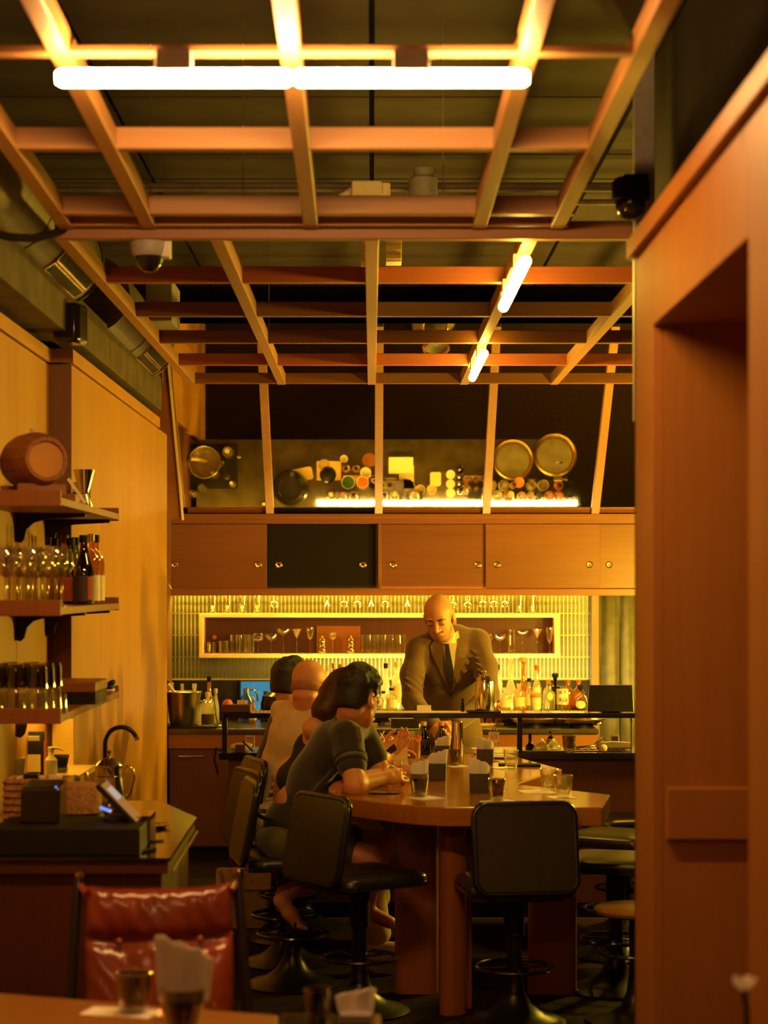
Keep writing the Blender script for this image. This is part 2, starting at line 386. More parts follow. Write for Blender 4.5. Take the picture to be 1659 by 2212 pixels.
# ------------------------------------------------------------------ timber lattices under the ceiling
def lattice(name, label, cross, longs, zf, y0, y1, x0, x1, h=.062, w=.048, reds=(), cmat='lattice_x', thin=()):
    t = empty(name, label, 'ceiling lattice', (0, (y0+y1)/2, zf((y0+y1)/2)))
    oy, oz = t.location.y, t.location.z
    for i, y in enumerate(cross):
        z = zf(y)
        ob('cross_batten', B().box((x0, y-.022-oy, z-oz), (x1, y+.022-oy, z+(.020 if i in thin else h)-oz)), 'lattice_red' if i in reds else cmat, t, bevel=.0025, smooth=None, seg=1)
    for x in longs:
        xa, xb = x if isinstance(x, tuple) else (x, x)
        ya, yb = y0, y1
        za, zb = zf(ya)-.003-oz, zf(yb)-.003-oz
        ob('long_batten', B().hexa([(xa-w/2, ya-oy, za), (xa+w/2, ya-oy, za), (xb+w/2, yb-oy, zb), (xb-w/2, yb-oy, zb),
            (xa-w/2, ya-oy, za+h), (xa+w/2, ya-oy, za+h), (xb+w/2, yb-oy, zb+h), (xb-w/2, yb-oy, zb+h)]), 'lattice_y', t, bevel=.0025, smooth=None, seg=1)
    return t
ZF = 2.927
far_cross = [6.70+.954*i for i in range(6)]
lattice('ceiling_lattice', 'flat timber lattice hung above the bar counter, far one of the two', far_cross, [-1.053, -.526, 0, .54, 1.065, 1.60], lambda y: ZF, 6.70, 11.50, -1.077, 2.0, reds=(1, 4), cmat='lattice_shaded')
zn = lambda y: 2.96+.0306*(6.63-y)
lattice('ceiling_lattice', 'timber lattice nearer the door, carrying the crosswise tube lamps', [.40, 1.26, 2.12, 2.98, 3.84, 4.71, 5.61, 6.457, 6.636],
        [(-1.02, -1.035), (-.73, -.752), (-.17, -.206), (.40, .363), (.695, .627)], zn, .3, 6.66, -1.06, .665, thin=(5,))
nw = 0
for (x, y, z) in ((PX(325, 6.45), 6.45, 3.0), (PX(525, 6.45), 6.45, 3.0), (PX(957, 6.45), 6.45, 3.0), (-.9, 8.6, 2.98), (-.5, 9.56, 2.98), (.02, 9.56, 2.98), (1.3, 7.65, 2.98)):
    w = ob('hanging_wire', B().tube([(x, y, z), (x, y, 3.62)], .0018, 5), 'brushed_steel')
    tag(w, 'thin steel wire hung from the ceiling, %s from the left above the %s lattice' % (ORD[nw % 3 if nw < 3 else nw-3], 'near' if nw < 3 else 'far'), 'wire', 'suspension wires of the lattices'); nw += 1
# opal tube lamps
def tube_lamp(label, cx, y, z, rot=0, mat='tube_light', L=.56):
    t = empty('tube_lamp', label, 'lamp', (cx, y, z), rot)
    ob('opal_tube', B().lathe([(0, -L/2), (.014, -L/2), (.021, -L/2+.012), (.021, L/2-.012), (.014, L/2), (0, L/2)], axis=(1,0,0), n=20), mat, t)
    ob('socket_block', B().box((-.043, -.024, .014), (.043, .024, .064)), 'grey_plastic', t, bevel=.002, smooth=None)
    return t
yl = 4.68
tube_lamp('left tube of the big bright pair crossing the picture near the top', PX(376, yl), yl, zn(yl)-.062)
tube_lamp('right tube of the big bright pair crossing the picture near the top', PX(888, yl), yl, zn(yl)-.062)
zl = ZF-.062
for k, px in enumerate((-.26, .30)): tube_lamp('%s tube of the assumed, unseen pair hung above the spot where the picture is taken' % ('left', 'right')[k], px, 1.24, zn(1.24)-.062, mat='assumed_tube_light')  # assumed pair out of view, added to light surfaces facing the camera
for i, (y, lab) in enumerate(((7.03, 'nearest tube of the row lit under the right batten of the far lattice'), (7.60, 'second tube in the row lit under the right batten of the far lattice'),
        (9.72, 'third tube in the row lit under the right batten of the far lattice'), (10.29, 'farthest tube of the row lit under the right batten of the far lattice'))):
    tube_lamp(lab, .527 if i < 2 else .54, y, zl, math.pi/2, 'tube_light_bar')
# ------------------------------------------------------------------ services above the lattices
ob('concrete_beam', B().box((-1.9, 3.0, 2.79), (-1.25, 11.7, 2.985)), 'concrete', None, 'raw concrete beam running along the top of the left wall', 'beam', bevel=.006, smooth=None)
def duct(label, y0, y1, r=.185):
    t = empty('air_duct', label, 'duct', (-1.33, (y0+y1)/2, 3.13)); h = (y1-y0)/2
    ob('duct_body', B().lathe([(0, -h), (r, -h), (r, h), (0, h)], axis=(0, 1, 0), n=40), 'duct_metal', t, smooth=40)
    ob('end_flange', B().ring((0, h, 0), r, .012, axis=(0, 1, 0)), 'duct_metal', t)
    ob('seam_ring', B().ring((0, -.1, 0), r, .006, axis=(0, 1, 0)), 'duct_metal', t)
    for a in (-58, -40, -22):
        c, s_ = math.cos(math.radians(a)), math.sin(math.radians(a))
        g = ob('grille_frame', B().box((-.004, h-.85, -.028), (.006, h-.1, .028)), 'brass', t, loc=((r+.001)*c, 0, (r+.001)*s_), rot=(0, -math.radians(a), 0), smooth=None)
        ob('grille_slot', B().box((.003, h-.83, -.019), (.008, h-.12, .019)), 'black_matte', g, smooth=None)
    return t
duct('round grey air duct with slotted grille, nearer one above left wall', 6.0, 8.35)
duct('round grey air duct with slotted grille, farther one above left wall', 9.3, 11.3)
for k, (y, z, r) in enumerate(((8.6, 3.50, .012), (8.55, 3.47, .010), (8.65, 3.435, .014))):
    tag(ob('conduit', B().tube([(-1.6, y, z), (2.2, y, z)], r, 8), 'duct_metal'), 'thin metal conduit pipe crossing under the ceiling, %s from the top' % ORD[k], 'pipe', 'ceiling conduits')
t = empty('junction_box', 'beige junction box with cable glands on ceiling pipes', 'junction box', P(792, 412, 8.5))
ob('box_body', B().cbox((0, 0, 0), (.13, .1, .07)), 'cream', t, bevel=.006); ob('cable_gland', B().cyl((.08, 0, -.02), .022, .05, 12), 'cream', t); ob('cable_gland', B().tube([(-.11, 0, -.03), (-.06, 0, 0)], .02, 10), 'cream', t)
t = empty('alarm_sounder', 'pale grey drum-shaped fitting on ceiling pipes', 'fitting', P(914, 410, 8.5))
ob('drum', B().cyl((0, 0, -.04), .062, .09, 28), 'grey_plastic', t, bevel=.004); ob('base_plate', B().cyl((0, 0, .05), .045, .04, 20), 'grey_plastic', t)
tag(ob('ceiling_conduit', B().box((PX(1381, 6.6)-.02, 6.57, 2.3), (PX(1412, 6.6), 6.62, 3.63)), 'grey_plastic', bevel=.003), 'square grey trunking rising beside the black dome camera', 'trunking')
t = empty('dome_camera', 'black dome camera above the right wall', 'security camera', P(1362, 405, 6.45))
ob('housing', B().lathe([(0, .03), (.05, .03), (.062, .015), (.062, -.04), (.055, -.045), (0, -.045)], n=28), 'black_matte', t)
ob('dome', B().lathe([(.05, -.045), (.05, -.06), (.043, -.085), (.028, -.102), (0, -.11)], n=28), 'black_gloss', t)
ob('lens', B().ball((-.012, -.04, -.075), .013), 'glass_clear', t)
ob('mount_arm', B().box((-.02, .0, .02), (.06, .14, .045)), 'black_matte', t, smooth=None)
t = empty('dome_camera', 'white dome camera under the left of the lattice', 'security camera', P(322, 520, 6.75))
ob('housing', B().lathe([(0, .03), (.05, .03), (.066, .0), (.06, -.045), (.05, -.055), (0, -.055)], n=28), 'grey_plastic', t)
ob('dome', B().lathe([(.048, -.05), (.042, -.085), (.022, -.105), (0, -.108)], n=28), 'black_gloss', t)
ob('bracket', B().box((.01, -.03, .02), (.075, .03, .06)).box((.045, -.03, -.06), (.075, .03, .03)), 'white_plastic', t, bevel=.004)
t = empty('wall_speaker', 'black loudspeaker strapped to the concrete beam', 'loudspeaker', P(168, 700, 8.1)-Vector((.03, 0, 0)))
ob('cabinet', B().cbox((0, 0, 0), (.11, .14, .165), (0, 0, -.2)), 'black_gloss', t, bevel=.02, seg=3); ob('grille', B().cbox((.012, -.068, .0), (.085, .008, .135), (0, 0, -.2)), 'black_matte', t, bevel=.004)
ob('mount', B().box((-.09, 0, -.03), (-.04, .08, .03)), 'black_metal', t)
tag(ob('equipment_box', B().cbox(P(352, 660, 10.3), (.14, .4, .22)), 'grey_plastic', bevel=.008), 'pale grey box unit hung behind the left lattice edge', 'equipment box')
tag(ob('cable', B().tube([P(-60, 490, 6.6), P(20, 512, 6.6), P(70, 515, 6.62), P(115, 505, 6.65), P(150, 492, 6.7)], .014, 8), 'black_matte'), 'thick black cable sagging across the upper left', 'cable')
for k, (px, py, Y) in enumerate(((790, 548, 9.6), (850, 540, 9.9))):
    t = empty('pipe_clamp', 'yellowish slatted vent block on ceiling, %s' % ('left' if k == 0 else 'right'), 'vent', P(px, py, Y))
    ob('block', B().cbox((0, 0, 0), (.05+.03*k, .12, .14)).box((-.01, -.01, 0), (.01, .01, 3.6-t.location.z)), 'cream', t, bevel=.004)
    for q in range(3): ob('slat', B().cbox((0, -.065, -.045+.045*q), (.045+.03*k, .012, .02)), 'light_board', t)
t = empty('ceiling_speaker', 'round brass ceiling light reflected beyond the bar lattice', 'ceiling fitting', P(942, 752, 11.9))
ob('rim', B().ring((0, 0, 0), .075, .01, axis=(0, -.5, -1)), 'brass', t); ob('cone', B().lathe([(0, .03), (.04, .02), (.072, 0)], axis=(0, .5, 1), n=24), 'duct_metal', t)
# ------------------------------------------------------------------ leaning mirror above the back bar
YB, ZB = 13.0, 2.239                        # its lower edge; it leans 45 degrees towards the room
def MP(x, s, n=0): return Vector((x, YB-s*.7071-n*.7071, ZB+s*.7071-n*.7071))   # s up the slope, n out of it
mir = empty('leaning_mirror', 'long tilted mirror over the wall cabinets, reflecting the back counter from above', 'mirror', (0, 13, 2.24))
def on_slope(x0, x1, s0, s1, n0, n1):
    b = B(); o = mir.location
    b.hexa([MP(x0, s0, n0)-o, MP(x1, s0, n0)-o, MP(x1, s0, n1)-o, MP(x0, s0, n1)-o, MP(x0, s1, n0)-o, MP(x1, s1, n0)-o, MP(x1, s1, n1)-o, MP(x0, s1, n1)-o])
    return b
mx = [-1.245, -.672, .046, .757, 1.475, 2.1]
for a, c in zip(mx, mx[1:]):
    ob('mirror_pane', on_slope(a, c, .03, 1.55, -.008, 0), 'mirror', mir, smooth=None)
for x in mx[1:-1]:
    ob('mullion', on_slope(x-.026, x+.026, -.0, 1.55, 0, .03), 'lattice_y', mir, bevel=.002, smooth=None, seg=1)
ob('side_stile', on_slope(-1.385, -1.245, -.06, 1.55, -.02, .05), 'veneer_z', mir, bevel=.003, smooth=None)
ob('side_bead', on_slope(-1.252, -1.238, -.02, 1.55, .05, .062), 'light_board', mir, smooth=None)
ob('side_cheek', B().hexa([Vector((-1.26, 11.7, 2.93))-mir.location, Vector((-1.245, 11.7, 2.93))-mir.location, Vector((-1.245, 11.72, 2.93))-mir.location, Vector((-1.26, 11.72, 2.93))-mir.location,
    Vector((-1.26, 11.7, 3.4))-mir.location, Vector((-1.245, 11.7, 3.4))-mir.location, Vector((-1.245, 11.9, 3.4))-mir.location, Vector((-1.26, 11.9, 3.4))-mir.location]), 'veneer_z', mir, smooth=None)
ob('ledge_rail', B().box((-1.385, -.03, -.012), (2.1, .03, .012)), 'veneer', mir, loc=(0, .0, -.03), bevel=.002, smooth=None)
for k, (a, c) in enumerate(zip(mx, mx[1:])):
    if k == 1: ob('track_strip', on_slope(a+.03, c-.03, .0, .03, 0, .008), 'black_gloss', mir, smooth=None)
    else:
        ob('track_rail', on_slope(a+.03, c-.03, .0, .012, 0, .01), 'veneer', mir, smooth=None)
        ob('track_rail', on_slope(a+.03, c-.03, .018, .03, 0, .01), 'veneer', mir, smooth=None)
# ------------------------------------------------------------------ wall cabinets with sliding doors
YC = 13.0
cz0, cz1 = PZ(1272, YC), PZ(1131, YC)
def cabinet(label, x0, x1, doors):
    t = empty('wall_cabinet', label, 'cabinet', ((x0+x1)/2, YC, cz0)); ox, oy, oz = t.location
    ob('carcass', B().box((x0-ox, .05, .0), (x1-ox, .33, cz1-oz)), 'cabinet_dark', t, smooth=None)
    ob('top_rail', B().box((x0-ox, -.02, cz1-oz), (x1-ox, .33, cz1-oz+.065)), 'veneer', t, bevel=.002, smooth=None)
    ob('bottom_rail', B().box((x0-ox, -.025, -.045), (x1-ox, .02, 0)), 'veneer', t, bevel=.002, smooth=None)
    ob('end_post', B().box((x1-ox-.022, -.02, 0), (x1-ox, .33, cz1-oz)), 'veneer', t, bevel=.002, smooth=None)
    for (a, c, d, mat, pulls) in doors:
        dr = ob('sliding_door', B().box((PX(a, YC)-ox, d, .004), (PX(c, YC)-ox, d+.02, cz1-oz-.004)), mat, t, bevel=.002, smooth=None)
        if mat == 'black_matte': dr['label'] = 'black sliding door'
        for p in pulls:
            ob('finger_pull', B().ring((0, 0, 0), .019, .004, axis=(0, 1, 0)).lathe([(0, .004), (.018, .002)], axis=(0, 1, 0), n=20), 'brass', dr, loc=(PX(p, YC)-ox, d-.003, PZ(1220, YC)-oz))
    return t
cabinet('left wall cabinet with one brown and one black sliding door', PX(352, YC), PX(824, YC), [(352, 576, .006, 'veneer', (377, 558)), (570, 812, .03, 'black_matte', (602, 784))])
cabinet('right wall cabinet with veneered sliding doors', PX(824, YC), PX(1500, YC), [(824, 1054, .03, 'veneer', (849, 1033)), (1049, 1297, .006, 'veneer', (1074, 1274)), (1292, 1480, .03, 'veneer', (1317, 1460))])
t = empty('led_strip', 'long warm light strip under the wall cabinets', 'light strip', (0, 13.08, cz0-.006))
ob('housing', B().box((-1.36, -.012, 0), (1.44, .012, .006)), 'brushed_steel', t, smooth=None); ob('diffuser', B().box((-1.36, -.009, -.005), (1.44, .009, 0)), 'led_light', t, smooth=None)
# ------------------------------------------------------------------ back counter
YF = 12.42; CT = .845
bc = empty('back_counter', 'long back bar counter with black top below the tiles', 'counter', (0, YF, 0))
ob('worktop', B().box((-1.285, 0, CT-.03), (PX(1293, YF), 13.282-YF, CT)), 'dark_steel', bc, bevel=.003, smooth=None)
ob('fascia', B().box((-1.285, .02, CT-.125), (PX(1290, YF), .05, CT-.03)), 'veneer', bc, smooth=None)
ob('carcass', B().box((-1.285, .06, .09), (PX(1290, YF), 13.28-YF, CT-.125)), 'cabinet_dark', bc, smooth=None)
ob('plinth', B().box((-1.285, .12, 0), (PX(1290, YF), 13.2-YF, .09)), 'black_matte', bc, smooth=None)
for k in range(5):
    x0 = -1.28+k*.52
    d = ob('cabinet_door', B().box((x0, .035, .1), (x0+.51, .06, CT-.13)), 'cabinet_dark', bc, bevel=.002, smooth=None)
    ob('bar_handle', B().tube([(x0+.06, .035, .67), (x0+.06, .005, .672), (x0+.22, .005, .672), (x0+.22, .035, .67)], .005, 8), 'brass', d)
YL = 12.885
t = empty('led_strip', 'glowing light strip laid along the rear of the back counter', 'light strip', (0, YL, CT))
lx0, lx1 = -.40, 1.50
ob('base_profile', B().box((lx0, -.02, 0), (lx1, .02, .008)), 'brushed_steel', t, smooth=None); ob('diffuser', B().box((lx0, -.016, .008), (lx1, .016, .016)), 'led_bottles', t, smooth=None)
# ------------------------------------------------------------------ display shelf on the tiles
YN = 13.10
nx0, nx1 = PX(430, YN), PX(1208, YN); nz0, nz1 = PZ(1421, YN), PZ(1325, YN)
ns = empty('display_shelf', 'long light wooden display box with glasses on the tiled wall', 'shelf', (0, YN, nz0))
def nb(name, lo, hi, mat='light_board', par=ns, bev=.002):
    o = par.location; return ob(name, B().box(Vector(lo)-o, Vector(hi)-o), mat, par, bevel=bev, smooth=None)
tk = .027
nb('top_board', (nx0, YN, nz1-tk), (nx1, YT-.008, nz1)); nb('bottom_board', (nx0, YN, nz0), (nx1, YT-.008, nz0+tk))
nb('end_board', (nx0, YN, nz0+tk), (nx0+tk, YT-.008, nz1-tk)); nb('end_board', (nx1-tk, YN, nz0+tk), (nx1, YT-.008, nz1-tk))
nb('back_board', (nx0, YT-.008, nz0), (nx1, YT-.001, nz1), 'cabinet_dark')['label'] = 'dark brown back board'
nb('sliding_panel', (PX(684, YT), YT-.03, nz0+tk), (PX(778, YT), YT-.012, PZ(1352, YT)), 'veneer')
nb('divider', (PX(978, 13.2), 13.14, nz0+tk), (PX(985, 13.2), YT-.01, nz1-tk), 'veneer')
# curtain on the right of the tiles
t = empty('curtain', 'tall olive curtain hanging at the right end of the back bar', 'curtain', (PX(1290, 13.35), 13.3, .1))
b = B(); xs = np.linspace(0, 1.0, 160); cz = gz1+.02-.1
ring = [Vector((x, .035*math.sin(x*46+.8*math.sin(x*9))+.012*math.sin(x*91), 0)) for x in xs]
b.loft([[v*1 for v in ring], [Vector((v.x, v.y*1.1, cz*.5)) for v in ring], [Vector((v.x, v.y*.9, cz)) for v in ring]], closed=False, caps=False)
cl = ob('cloth', b, 'curtain', t, smooth=80); md = cl.modifiers.new('thick', 'SOLIDIFY'); md.thickness = .004
ob('edge_band', B().box((-.055, -.03, 0), (-.002, .02, cz)), 'blue_light_tint', t, bevel=.01)['label'] = 'edge strip coloured for the blue light there'  # blue light leaking past the curtain, put into the strip's colour
ob('curtain_rail', B().tube([(-.05, 0, cz+.005), (1.0, 0, cz+.005)], .01, 8), 'black_metal', t)
# ------------------------------------------------------------------ bartender's station in front of the aisle
YS = 10.34; ST = .87
st = empty('bar_station', 'black topped work station between the bar table and the bartender', 'counter', (0, YS, 0))
sx0, sx1 = PX(472, YS), 1.75
ob('worktop', B().box((sx0, 0, ST-.035), (sx1, .40, ST)), 'black_stone', st, bevel=.003, smooth=None)
ob('front_panel', B().box((sx0+.05, .03, .08), (sx1, .05, ST-.035)), 'cabinet_dark', st, smooth=None)
ob('side_panel', B().box((sx0+.05, .05, .08), (sx0+.07, .38, ST-.035)), 'cabinet_dark', st, smooth=None)
ob('plinth', B().box((sx0+.08, .08, 0), (sx1, .36, .08)), 'black_matte', st, smooth=None)
RZ = PZ(1552, YS)
ob('raised_shelf', B().box((sx0+.02, .02, RZ), (sx1, .26, RZ+.026)), 'black_stone', st, bevel=.003, smooth=None)['label'] = 'black raised bottle shelf'
for px in (484, 1124): ob('post', B().box((PX(px, YS)-.013, .03, ST), (PX(px, YS)+.013, .07, RZ)), 'black_metal', st, smooth=None)
ob('post', B().box((sx1-.05, .03, ST), (sx1-.02, .07, RZ)), 'black_metal', st, smooth=None)
ob('hook_strap', B().tube([(sx0+.03, -.01, ST-.0), (sx0-.01, -.03, ST+.03), (sx0-.02, -.03, ST-.03), (sx0, -.03, ST-.11)], .006, 6), 'black_matte', st)
# ------------------------------------------------------------------ host counter, front left
HT = .90
hc = empty('host_counter', 'dark wooden host counter with black stone top, front left', 'counter', (-1.0, 6.6, 0))
top = [(-1.384, 6.14), (-.629, 6.14), (-.642, 7.22), (-.835, 7.78), (-1.384, 7.80)]
ofs = lambda pts: [(x+1.0, y-6.6) for x, y in pts]
ob('worktop', B().prism(ofs(top), HT-.012, HT), 'black_stone', hc, bevel=.002, smooth=None)
ob('top_edge', B().prism(ofs([(-1.384, 6.15), (-.637, 6.15), (-.65, 7.22), (-.84, 7.77), (-1.384, 7.79)]), HT-.05, HT-.012), 'cabinet_dark', hc, smooth=None)
ob('carcass', B().prism(ofs([(-1.384, 6.18), (-.66, 6.18), (-.672, 7.2), (-.86, 7.74), (-1.384, 7.76)]), .08, HT-.05), 'cabinet_dark', hc, smooth=None)
ob('plinth', B().prism(ofs([(-1.384, 6.24), (-.72, 6.24), (-.73, 7.15), (-.9, 7.68), (-1.384, 7.7)]), 0, .08), 'black_matte', hc, smooth=None)
ob('edge_bead', B().tube([(.375, -.42, HT-.05), (.362, .60, HT-.05)], .004, 6), 'brass', hc)
# low lit cupboard boards behind it
t = empty('side_cupboard', 'low pale cupboard glowing under the lowest wall shelf', 'cupboard', (-1.2, 8.3, 0))
ob('side_board', B().box((PX(113, 8.4)+1.2, .10, .0), (PX(158, 8.4)+1.2, .12, PZ(1553, 8.4))), 'light_board', t, smooth=None)
ob('top_board', B().box((-.184, -.48, .96), (.02, .10, .985)), 'light_board', t, smooth=None)
# ------------------------------------------------------------------ three wall shelves on black brackets
SX = -1.083; SY0, SY1 = 6.85, 8.44
def wall_shelf(label, z, lip_up, glow=False):
    t = empty('wall_shelf', label, 'shelf', (-1.386, SY0, z))
    w = SX+1.386
    ob('board', B().box((0, .018, 0), (w, SY1-SY0-.018, .027)), 'veneer_z', t, bevel=.002, smooth=None)
    ob('end_lip', B().box((0, 0, -.004), (w, .018, lip_up)), 'veneer_z', t, bevel=.002, smooth=None)
    ob('end_lip', B().box((0, SY1-SY0-.018, -.004), (w, SY1-SY0, lip_up)), 'veneer_z', t, bevel=.002, smooth=None)
    for y in (7.66-SY0, 8.37-SY0):
        prof = [(0, 0), (w-.03, 0), (w-.03, -.014), (.12, -.022), (.07, -.036), (.045, -.06), (.035, -.10), (.02, -.115), (0, -.11)]
        ob('bracket', B().loft([[Vector((x, y-.012, zz)) for x, zz in prof], [Vector((x, y+.012, zz)) for x, zz in prof]]), 'black_metal', t, bevel=.003, smooth=None)
    if glow: ob('under_light', B().box((.03, .75, -.012), (.05, SY1-SY0-.05, -.004)), 'led_soft', t, smooth=None)
    return t
Z1, Z2, Z3 = 2.031, 1.648, 1.272
wall_shelf('top wall shelf on the left, carrying the small barrel', Z1, .052)
wall_shelf('middle wall shelf on the left, carrying stem glasses and bottles', Z2, .052)
wall_shelf('lowest wall shelf on the left, carrying upturned tumblers', Z3, .05, True)

# assumed, unseen sconces on the far right wall, behind the end of the near wall
for k, y in enumerate((10.2, 11.3)):  # added out of view for the yellow light falling from the right
    t = empty('assumed_sconce', 'assumed, unseen round opal wall lamp on the far right wall, %s from the door' % ORD[k], 'lamp', (2.22, y, 1.55))
    ob('opal_globe', B().ball((0, 0, 0), .10, 24, 14), 'assumed_globe_light', t); ob('wall_plate', B().lathe([(0, 0), (.06, 0), (.06, .02), (0, .02)], (.11, 0, 0), 20, axis=(-1, 0, 0)), 'brass', t); ob('arm', B().tube([(.12, 0, 0), (.08, 0, 0)], .015, 10), 'brass', t)
# ------------------------------------------------------------------ bar table
TT = .87
tb = empty('bar_table', 'large polished wooden bar table with pointed lobes', 'table', (.4, 9, 0))
poly = [(.289, 7.81), (.915, 7.81), (1.004, 8.283), (.634, 8.72), (.912, 9.43), (.765, 10.03), (.72, 10.32), (-.08, 10.32), (-.22, 10.0), (-.10, 9.55), (-.25, 9.2), (-.02, 8.75), (-.19, 8.40), (-.139, 8.20), (.0, 8.04), (.083, 7.95), (.18, 7.86)]
tp = [(x-.4, y-9) for x, y in poly]
ob('tabletop', B().prism(tp, TT-.077, TT), 'table_wood', tb, bevel=.005, smooth=None)
def slab_leg(cx, cy, length, ang, r):
    b = B(); pts = []
    for i in range(9): a = -math.pi/2-math.pi*i/8; pts.append((-length/2+r*math.cos(a), -r*math.sin(a)))
    for i in range(9): a = math.pi/2-math.pi*i/8; pts.append((length/2+r*math.cos(a), -r*math.sin(a)))
    b.prism(pts[::-1], 0, TT-.077)
    return ob('leg', b, 'table_leg', tb, loc=(cx-.4, cy-9, 0), rot=(0, 0, ang), smooth=50)
slab_leg(PX(900, 8.47), 8.47, .095, 0, .047)
slab_leg(PX(978, 8.05), 8.05, .03, .5, .042)
ob('leg', B().box((-.02, -.01, 0), (.02, .01, TT-.077)), 'table_leg', tb, loc=(PX(1008, 8.15)-.4, -.85, 0), smooth=None)
slab_leg(PX(1193, 8.45), 8.45, .13, 0, .04)
slab_leg(.25, 9.6, .3, 1.57, .045)
# ------------------------------------------------------------------ swivel stools
SH = .575
def rrect(w, d, r, n=5):
    pts = []
    for cx, cy, a0 in ((w/2-r, d/2-r, 0), (-w/2+r, d/2-r, 90), (-w/2+r, -d/2+r, 180), (w/2-r, -d/2+r, 270)):
        for i in range(n+1):
            a = math.radians(a0+90*i/n); pts.append((cx+r*math.cos(a), cy+r*math.sin(a)))
    return pts
def pad(w, d, r, t, dome=.012):
    rings = []
    for (z, k) in ((0, .93), (t*.18, 1), (t*.7, 1), (t*.92, .96), (t+dome*.5, .80), (t+dome, .45)):
        rings.append([Vector((x*k, y*k, z)) for x, y in rrect(w, d, r)])
    return B().loft(rings)
def make_stool(label, x, y, heading, back=True, seat='vinyl', group='swivel bar stools'):
    t = empty('bar_stool', label, 'bar stool', (x, y, 0), heading, group)      # heading: +Y of the stool is the sitter's front
    ob('pedestal', B().lathe([(0, 0), (.205, 0), (.207, .008), (.19, .018), (.12, .038), (.07, .075), (.042, .125), (.032, .18), (.03, .25), (.03, SH-.10), (0, SH-.10)], n=40), 'black_metal', t, smooth=50)
    ob('sleeve', B().lathe([(0, SH-.22), (.042, SH-.22), (.042, SH-.06), (.09, SH-.045), (.09, SH-.035), (0, SH-.035)], n=24), 'black_matte', t)
    fr = ob('foot_ring', B().ring((0, 0, .225), .152, .0085), 'black_gloss', t)
    ob('ring_spoke', B().tube([(-.15, 0, .225), (.15, 0, .225)], .006, 8).tube([(0, -.15, .225), (0, .15, .225)], .006, 8), 'black_gloss', fr)
    s = ob('seat', pad(.42, .42, .06, .05), seat, t, loc=(0, .005, SH-.045), smooth=60)
    ob('seat_edge', B().loft([[Vector((a, b_, .0)) for a, b_ in rrect(.432, .432, .065)], [Vector((a, b_, .016)) for a, b_ in rrect(.432, .432, .065)]]), 'vinyl_trim', s, smooth=50)
    if back:
        lean = .19
        b = ob('backrest', pad(.385, .33, .045, .03, .01), seat, t, loc=(0, -.222, SH+.152), rot=(math.pi/2-lean+math.pi, 0, 0), smooth=60)
        rim = B(); pts = rrect(.40, .345, .05, 6); path = [Vector((a, c, .012)) for a, c in pts]; path.append(path[0]); path.append(path[1])
        rim.tube(path, .014, 8, caps=False)
        ob('back_trim', rim, 'vinyl_trim', b, smooth=60)
        ob('rear_panel', B().loft([[Vector((a, c, -.006)) for a, c in rrect(.385, .33, .045)], [Vector((a, c, .004)) for a, c in rrect(.392, .337, .048)]]), seat, b, smooth=50)
        ob('back_bracket', B().box((-.15, -.20, SH-.058), (.15, -.02, SH-.046)).box((-.15, -.215, SH-.058), (.15, -.203, SH-.0)), 'black_metal', t, bevel=.003, smooth=None)
    return t
hd = lambda dx, dy: math.atan2(-dx, dy)
make_stool('empty black bar stool turned aside at the left front corner of the bar table', PX(777, 8.08), 8.08, hd(.80, .55))
make_stool('black bar stool seen squarely from behind, at the front edge of the bar table', PX(1111, 7.87), 7.87, hd(-.14, 1))
make_stool('bar stool under the man in the dark polo shirt', PX(632, 8.62), 8.62, hd(.97, .2))
make_stool('bar stool under the woman with auburn hair', -.40, 9.12, hd(.9, .35))
make_stool('bar stool under the bald man in the beige T-shirt', -.40, 9.72, hd(.9, .3))
make_stool('bar stool under the dark haired man behind the bald man', -.36, 10.10, hd(1, .1))
make_stool('bar stool right of the table, nearest one whose domed seat meets the right wall', PX(1330, 8.5), 8.5, hd(-1, .25))
make_stool('bar stool with a dark upright back right of the table, second from the front', PX(1330, 9.3), 9.3, hd(-.85, .45))
make_stool('bar stool with its back lit yellow, farthest one right of the table', PX(1352, 9.95), 9.95, hd(-.95, -.3))
t = empty('low_stool', 'round wooden topped stool cut off by the right wall', 'stool', (PX(1372, 7.9), 7.9, 0))
ob('wood_seat', B().lathe([(0, 0), (.15, 0), (.165, .01), (.168, .022), (.155, .032), (0, .036)], n=36), 'near_table', t, loc=(0, 0, PZ(1975, 7.9)))
ob('pedestal', B().lathe([(0, 0), (.2, 0), (.2, .01), (.11, .03), (.06, .06), (.035, .12), (.025, .2), (.025, PZ(1975, 7.9)), (0, PZ(1975, 7.9))], n=36), 'black_metal', t, smooth=50)
ob('foot_ring', B().ring((0, 0, PZ(2056, 7.9)), .145, .008), 'black_gloss', t)
